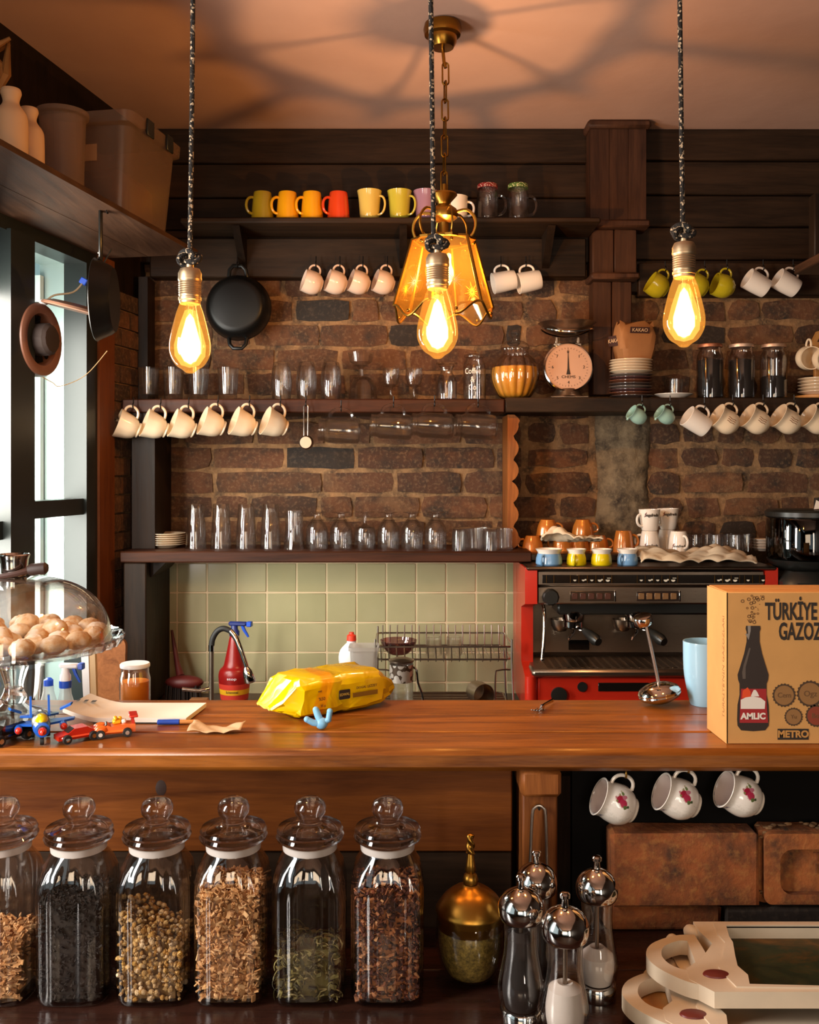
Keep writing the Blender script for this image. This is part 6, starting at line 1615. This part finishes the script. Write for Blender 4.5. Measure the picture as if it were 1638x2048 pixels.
for px, py, l in ((1232, 1607, 'rose painted cup hooked under the counter nearest the post'), (1357, 1597, 'middle rose painted cup hooked under the counter'), (1482, 1592, 'rose painted cup hooked under the counter above the broken brick')):
    m, top = hang(px, py, 1.525, 'floral', 24, 5)
    m = Matrix.Translation((0, 0, .0)) @ m
    t = cup('floral', 'floral_cup', l, M['floral'], m, 'rose painted cups hooked under the counter', 'cup', M['white'])
    obj('rim_line', MB().tube([(.0299*math.cos(q), .0299*math.sin(q), .0617) for q in [2*PI*i/40 for i in range(40)]], .0009, 5, True), M['white'], t)
    obj('lining', MB().lathe([(r-.0034, max(z, .007)) for r, z in CUP['floral'][0][::-1] if z > .012]+[(0,.007)], 32), colm('lining_china', '#d8c8c0'), t, fix=False)
    hook(bc, top, .9, 'brass')
# tongs on the post
t = thing('tongs', 'slim steel tongs hanging on the wooden counter post', 'tongs', (X(1079, 1.50), 1.506, Z(1612, 1.506)))
obj('bent_wire', MB().tube(smoothprof([(.013,0,-.155),(.0125,0,-.08),(.0105,0,-.015),(.006,0,-.003),(0,0,0),(-.006,0,-.003),(-.0105,0,-.015),(-.0135,0,-.08),(-.015,0,-.155)], 3), .0016, 8, flat=1.6), M['wire'], t)
obj('peg', MB().tube([(0,.0085,-.004),(0,-.004,-.004)], .002, 6), M['iron'], t)

# ================================================================== tea jars on the ledge
ZG = .8295; DJ = 1.368; SJ = F/DJ
def sq(a, b, t, e):
    c, s_ = math.cos(t), math.sin(t)
    return (a*math.copysign(abs(c)**e, c), b*math.copysign(abs(s_)**e, s_))
def jar_shell(hw=.0525):
    lv = [(0,hw*.86,.5,0),(.002,hw*.93,.5,0),(.008,hw*.98,.5,.3),(.02,hw*.99,.5,1),(.145,hw,.5,1),(.165,hw*.985,.56,1),(.182,hw*.92,.7,.7),(.194,hw*.80,.85,.25),(.201,.0385,1,0),(.204,.037,1,0),(.212,.037,1,0),(.2145,.041,1,0)]
    n = 160; g = MB()
    def loops(off):
        out = []
        for z, a, e, rb_ in lv:
            L = []
            for k in range(n):
                t = 2*PI*(k+.5)/n; x, y = sq(a-off, a-off, t, e)
                pm = (x if abs(y) >= abs(x) else y); f = 1-.058*rb_*(.5-.5*math.cos(2*PI*pm/.0205))*(1 if max(abs(x), abs(y)) > (a-off)*.9 and abs(abs(x)-abs(y)) > .006 else .4)
                L.append((x*f, y*f, max(z, .006) if off else z))
            out.append(L)
        return out
    A = loops(0); B = loops(.0026)[::-1]
    allL = A+B
    for L in allL: g.v += L
    for i in range(len(allL)-1):
        for k in range(n): g.f.append((i*n+k, i*n+(k+1) % n, (i+1)*n+(k+1) % n, (i+1)*n+k))
    g.f.append(tuple(range(n))[::-1]); g.f.append(tuple(range((len(allL)-1)*n, len(allL)*n)))
    return g.mesh('body')
JLID = [(0,.214),(.035,.214),(.036,.218),(.0475,.219),(.049,.223),(.0462,.227),(.0478,.231),(.0455,.235),(.030,.2375),(.020,.239),(.0160,.243),(.0170,.247),(.0222,.255),(.0230,.263),(.0195,.271),(.012,.2755),(0,.2765)]
def fill_mesh(n, h, hw, size, slope=0.0, kind='chip', core=True, seed=1):
    r = random.Random(seed); g = MB()
    top = lambda x: h+slope*x/hw
    if core:
        m = hw*(.80 if kind != 'chip' or size < .0039 or h > .08 else .66)
        g.add([(-m,-m,.006),(m,-m,.006),(m,m,.006),(-m,m,.006),(-m,-m,top(-m)-.012),(m,-m,top(m)-.012),(m,m,top(m)-.012),(-m,m,top(-m)-.012)],
              [(0,3,2,1),(4,5,6,7),(0,1,5,4),(1,2,6,5),(2,3,7,6),(3,0,4,7)])
    for i in range(n):
        while True:
            x, y = r.uniform(-hw, hw), r.uniform(-hw, hw)
            if abs(x)**4+abs(y)**4 < (hw**4)*1.15: break
        if r.random() < .72:
            if r.random() < .6: y = -hw*r.uniform(.82, .985)
            elif r.random() < .5: x = math.copysign(hw*r.uniform(.82, .985), x)
            z = r.uniform(.008, max(.012, top(x)))
        else: z = top(x)-abs(r.gauss(0, .006))
        R = Matrix.Rotation(r.uniform(0, 6.3), 4, Vector((r.gauss(0,1), r.gauss(0,1), r.gauss(0,1)+.01)))
        s_ = size*r.uniform(.55, 1.3)
        Mx = T(x, y, z) @ R
        if kind == 'chip': g.box(-s_, s_, -s_*.6, s_*.6, -s_*.18, s_*.18, 0, Mx)
        elif kind == 'needle': g.box(-s_, s_, -s_*.10, s_*.10, -s_*.10, s_*.10, 0, Mx)
        elif kind == 'bud': g.ball((0,0,0), (s_, s_*.9, s_*.8), 6, 4, Mx)
        elif kind == 'curl':
            pts = [(s_*1.6*math.cos(q), s_*1.6*math.sin(q), s_*.4*q) for q in [i_*.5 for i_ in range(7)]]
            g.tube(pts, [s_*.10, s_*.16, s_*.2, s_*.22, s_*.2, s_*.15, s_*.06], 4, M=Mx, flat=.4)
    return g
def tea_jar(px, label, n, h, size, kinds, cols, slope=0.0, extra=None, seed=1):
    t = thing('tea_jar', label, 'jar', (X(px, DJ), DJ, ZG), rz=random.uniform(-.02, .02))
    obj('body', cached('teajar', jar_shell), M['jarglass'], t)
    mt = flakemat('herb_'+str(seed), cols)
    g = MB()
    for kd, share in kinds: 
        q = fill_mesh(int(n*share), h, .0452-size*.5, size, slope, kd, kd == kinds[0][0], seed); g.add(q.v, q.f)
    obj('herbs', g, mt, t, smooth=False, fix=False, kind='stuff')
    if extra: extra(t)
    tr_ = random.uniform(0, 360)
    obj('lid', cached('teajarlid', lambda: MB().lathe(JLID, 40).mesh('lid')), M['lidglass'], t, RZ(tr_))
    obj('seal_ring', cached('teajarseal', lambda: MB().lathe([(.0372,.2025),(.0388,.2035),(.0392,.208),(.0388,.2125),(.0372,.2133)], 36).mesh('seal_ring')), M['seal'], t)
    return t
M['lidglass'] = mixglass('lid_glass', .6, (.97,.95,.94), (.6,.55,.52), 1.8)
tea_jar(6, 'tea jar of pale chopped root, cut by the picture edge', 900, .090, .0042, (('chip', .8), ('needle', .2)), ['#a06c3c', '#c89058', '#e0b480', '#8a5830'], seed=1)
tea_jar(158, 'tea jar filled with fine black tea', 2600, .148, .0024, (('needle', .5), ('chip', .5)), ['#16130f', '#231d18', '#302822', '#1a1613'], seed=2)
def cham(t): pass
tea_jar(314, 'tea jar heaped with yellow chamomile heads', 1500, .106, .0036, (('bud', .55), ('chip', .25), ('needle', .2)), ['#8c6028', '#b88840', '#d4ae70', '#6e4e24', '#e4c8a0', '#c09038'], -.022, seed=3)
tea_jar(467, 'tea jar full almost to the shoulder with golden root chips', 1900, .158, .0040, (('chip', .85), ('bud', .15)), ['#b07840', '#d09860', '#ecc08a', '#8a5428', '#e0ac70'], seed=4)
tea_jar(620, 'tea jar a third full of curled olive green leaves', 520, .072, .0048, (('chip', .42), ('curl', .43), ('needle', .15)), ['#35321a', '#5e5628', '#8a7e46', '#2c2a16', '#b4a068'], seed=5)
tea_jar(775, 'tea jar of dark red fruit tea with pale pieces', 1900, .160, .0038, (('chip', .8), ('bud', .2)), ['#2a1410', '#44201a', '#5c2c1c', '#2a120e', '#b87444', '#321812', '#8a4a2c', '#d09a68'], seed=6)
# brass lidded spice jar
d = 1.40
t = thing('spice_jar', 'round glass spice jar with a tall brass finial lid', 'jar', (X(941, d), d, ZG))
bp = smoothprof([(.022,.001),(.036,.008),(.047,.030),(.0515,.060),(.0505,.085),(.046,.104),(.043,.110)], 3)
obj('body', MB().lathe(vessel([(0,0)]+bp, .0025, .006), 40), M['jarglass'], t)
obj('herbs', MB().lathe([(0,.008)]+[(r-.0038, z+.001) for r, z in bp if .006 < z < .094]+[(.03,.094),(0,.092)], 40), (lambda: (lambda q: (q.l(q.ramp(q.noise(q.coords(), 160, 4, .8), [(.35, hexc('#4a3f18')), (.55, hexc('#8a7430')), (.72, hexc('#b89c50'))]), q.bsdf(rough=.9).inputs['Base Color']), q.m)[1])(NT('dried_thyme')))(), t, kind='stuff')
lz = lambda py: (Z(py, d)-ZG)
obj('lid', MB().lathe([(0,lz(1850)),(.047,lz(1852)),(.0495,lz(1846)),(.0495,lz(1826)),(.0515,lz(1820)),(.0515,lz(1816)),(.048,lz(1808)),(.040,lz(1793)),(.0325,lz(1784)),(.025,lz(1777)),(.015,lz(1773)),(.011,lz(1767)),(0,lz(1765))], 48), M['brass'], t)
fin = [(.0105,lz(1766)),(.0115,lz(1758)),(.0095,lz(1749)),(.0062,lz(1745)),(.0082,lz(1740)),(.0068,lz(1728)),(.005,lz(1712)),(.0042,lz(1706))]
obj('finial', MB().lathe([(0,lz(1766))]+fin+[(0,lz(1705))], 28), M['brass'], t)
obj('twisted_tip', MB().lathe([(.0045,lz(1708))]+[(.0062*(1-.25*i/14), lz(1706-i*2.6)) for i in range(15)]+[(0,lz(1666))], 24, None, lambda a, r, z: r*(1+.28*math.cos(2*a+z*420))), M['brass'], t)

# salt and pepper mills
PEP = simple('peppercorns', '#1c120d', .8, 0, .3); SALT = simple('coarse_salt', '#e6dcd4', .8, 0, .05)
def mill(px, d, label, fill, fh, hr=.030):
    t = thing('pepper_mill' if fill is PEP else 'salt_mill', label, 'mill', (X(px, d), d, ZG), group='salt and pepper mills')
    k = hr/.030
    obj('base', MB().lathe([(0,0),(.0285*k,0),(.029*k,.002),(.029*k,.018),(.0275*k,.020),(0,.020)], 32), M['chrome'], t)
    gp = smoothprof([(.027,.0205),(.0305,.034),(.0315,.050),(.027,.074),(.0235,.094),(.0225,.112),(.0235,.134)], 3); gp = [(r*k, z) for r, z in gp]
    obj('glass_body', MB().lathe(gp+[(r-.0022, z) for r, z in gp[::-1]]+[gp[0]], 32), M['jarglass'], t)
    obj('spindle', MB().lathe([(0,.021),(.003,.021),(.003,.135),(0,.135)], 10), M['steel'], t)
    obj('contents', MB().lathe([(0,.0215)]+[(r*.80, z+.0006) for r, z in gp if z < fh]+[(.010,fh+.004),(.003,fh+.002)], 28), fill, t, kind='stuff')
    obj('ferrule', MB().lathe([(0,.1345),(.0165*k,.1345),(.0165*k,.137),(0,.137)], 24), M['steel'], t)
    hd = smoothprof([(.0235,.137),(.0275,.138),(.0305,.144),(.0315,.152),(.030,.161),(.0235,.171),(.012,.178),(.006,.180)], 3)
    obj('head', MB().lathe([(0,.137)]+[(r*k, z) for r, z in hd]+[(0,.1805)], 40), M['chrome'], t)
    obj('knob', MB().lathe([(0,.180),(.005,.181),(.0042,.186),(.0042,.190),(.0068,.192),(.0068,.196),(.005,.198),(0,.1985)], 18), M['chrome'], t)
mill(1042, 1.290, 'pepper mill with dark corns, nearest the spice jar', PEP, .118)
mill(1130, 1.235, 'salt mill full of white salt in front', SALT, .078)
mill(1073, 1.372, 'pepper mill hidden behind the two front mills', PEP, .10, .0285)
mill(1194, 1.352, 'rear salt mill beside the fire bricks', SALT, .066, .0285)

# ================================================================== white carved trays on the ledge
M['cremepaint'] = simple('cream_paint', '#d8c8b0', .5, 0, .05)
M['cameo'] = simple('red_cameo', '#6a2420', .45, 0, .3)
def paintmat():
    q = NT('dark_painting'); b = q.bsdf(rough=.5, Specular_IOR_Level=.2); f = q.noise(q.coords((1, 2, 1)), 9, 6, .7, .8); f2 = q.noise(q.coords((1, 1, 1)), 30, 4)
    q.l(q.mix(.35, q.ramp(f, [(.3, hexc('#1c241a')), (.48, hexc('#2f3d26')), (.58, hexc('#54421f')), (.72, hexc('#8a6030'))]), q.ramp(f2, [(.4, hexc('#151510')), (.7, hexc('#4a3c22'))])), b.inputs['Base Color']); return q.m
def tray(x0, y0, zb, label, painted, rz=0.0):
    t = thing('serving_tray', label, 'tray', (x0, y0, zb), rz=rz)
    W_, D_ = .60, .195; th = .022; N = 12
    # frame ring: matching outer and inner outlines (plan view, origin at the near corner)
    o_ = [(0,0)]+[(W_*i/6, 0) for i in range(1, 7)]+[(W_, D_)]+[(W_*(6-i)/6+.03*(i == 6), D_) for i in range(1, 7)]+[(.030, D_-.030), (.038, D_*.66), (.012, D_*.46), (-.020, D_*.30), (-.024, D_*.16)]
    i_ = [(.052,.016)]+[(.058+(W_-.09)*i/6, .012) for i in range(1, 7)]+[(W_-.03, D_-.016)]+[(.075+(W_-.105)*(6-i)/6, D_-.016) for i in range(1, 7)]+[(.068, D_-.050), (.068, D_*.66), (.058, D_*.46), (.052, D_*.32), (.058, D_*.2)]
    obj('frame', MB().ring(o_, i_, 0, th), M['cremepaint'], t, ang=30)
    o2 = [(a+(b-a)*.62, c+(d_-c)*.62) for (a, c), (b, d_) in zip(o_, i_)]
    obj('moulding', MB().ring(o2, i_, th-.002, th+.002), M['cremepaint'], t, ang=30)
    obj('base_board', MB().prism(i_, .001, .004), paintmat() if painted else M['cremepaint'], t, smooth=False)
    # carved loop handle at the free end
    ho = [(.020, D_*.80), (-.012, D_*.78), (-.050, D_*.66), (-.066, D_*.50), (-.062, D_*.36), (-.048, D_*.24), (-.024, D_*.12), (.0, D_*.10), (.014, D_*.26), (.020, D_*.5)]
    hi = [(.004, D_*.70), (-.010, D_*.70), (-.034, D_*.62), (-.044, D_*.50), (-.042, D_*.40), (-.034, D_*.33), (-.018, D_*.28), (-.006, D_*.30), (-.002, D_*.40), (.001, D_*.55)]
    so = [p for p in smoothprof(ho+[ho[0]], 4)][:-1]; si = [p for p in smoothprof(hi+[hi[0]], 4)][:-1]
    obj('handle', MB().ring(so, si, .0005, th-.0005), M['cremepaint'], t, ang=40)
    obj('cameo', MB().lathe([(0,th+.004),(.010,th+.0035),(.017,th+.002),(.019,th-.001),(0,th-.001)], 20, T(.016, D_*.22, 0) @ Matrix.Diagonal((1.0,.62,1,1))), M['cameo'], t)
    obj('scroll', MB().ball((.024, D_-.012, th*.5), (.012,.016,th*.48), 12, 8).ball((-.012, D_*.80, th*.5), (.010,.012,th*.48), 12, 8), M['cremepaint'], t)
    return t
tray(.402, 1.252, .8672, 'upper white carved tray with a dark painted scene', True)
tray(.357, 1.205, .8395, 'lower white carved tray underneath the painted tray', False)
tag(obj('wooden_board', MB().prism([(x, y) for x, y in rr(-.13, .35, -.085, .10, .085, 10)], 0, .0088), M['cork'], None, T(.445, 1.29, ZG)), 'orange wooden board under the white trays', 'board')
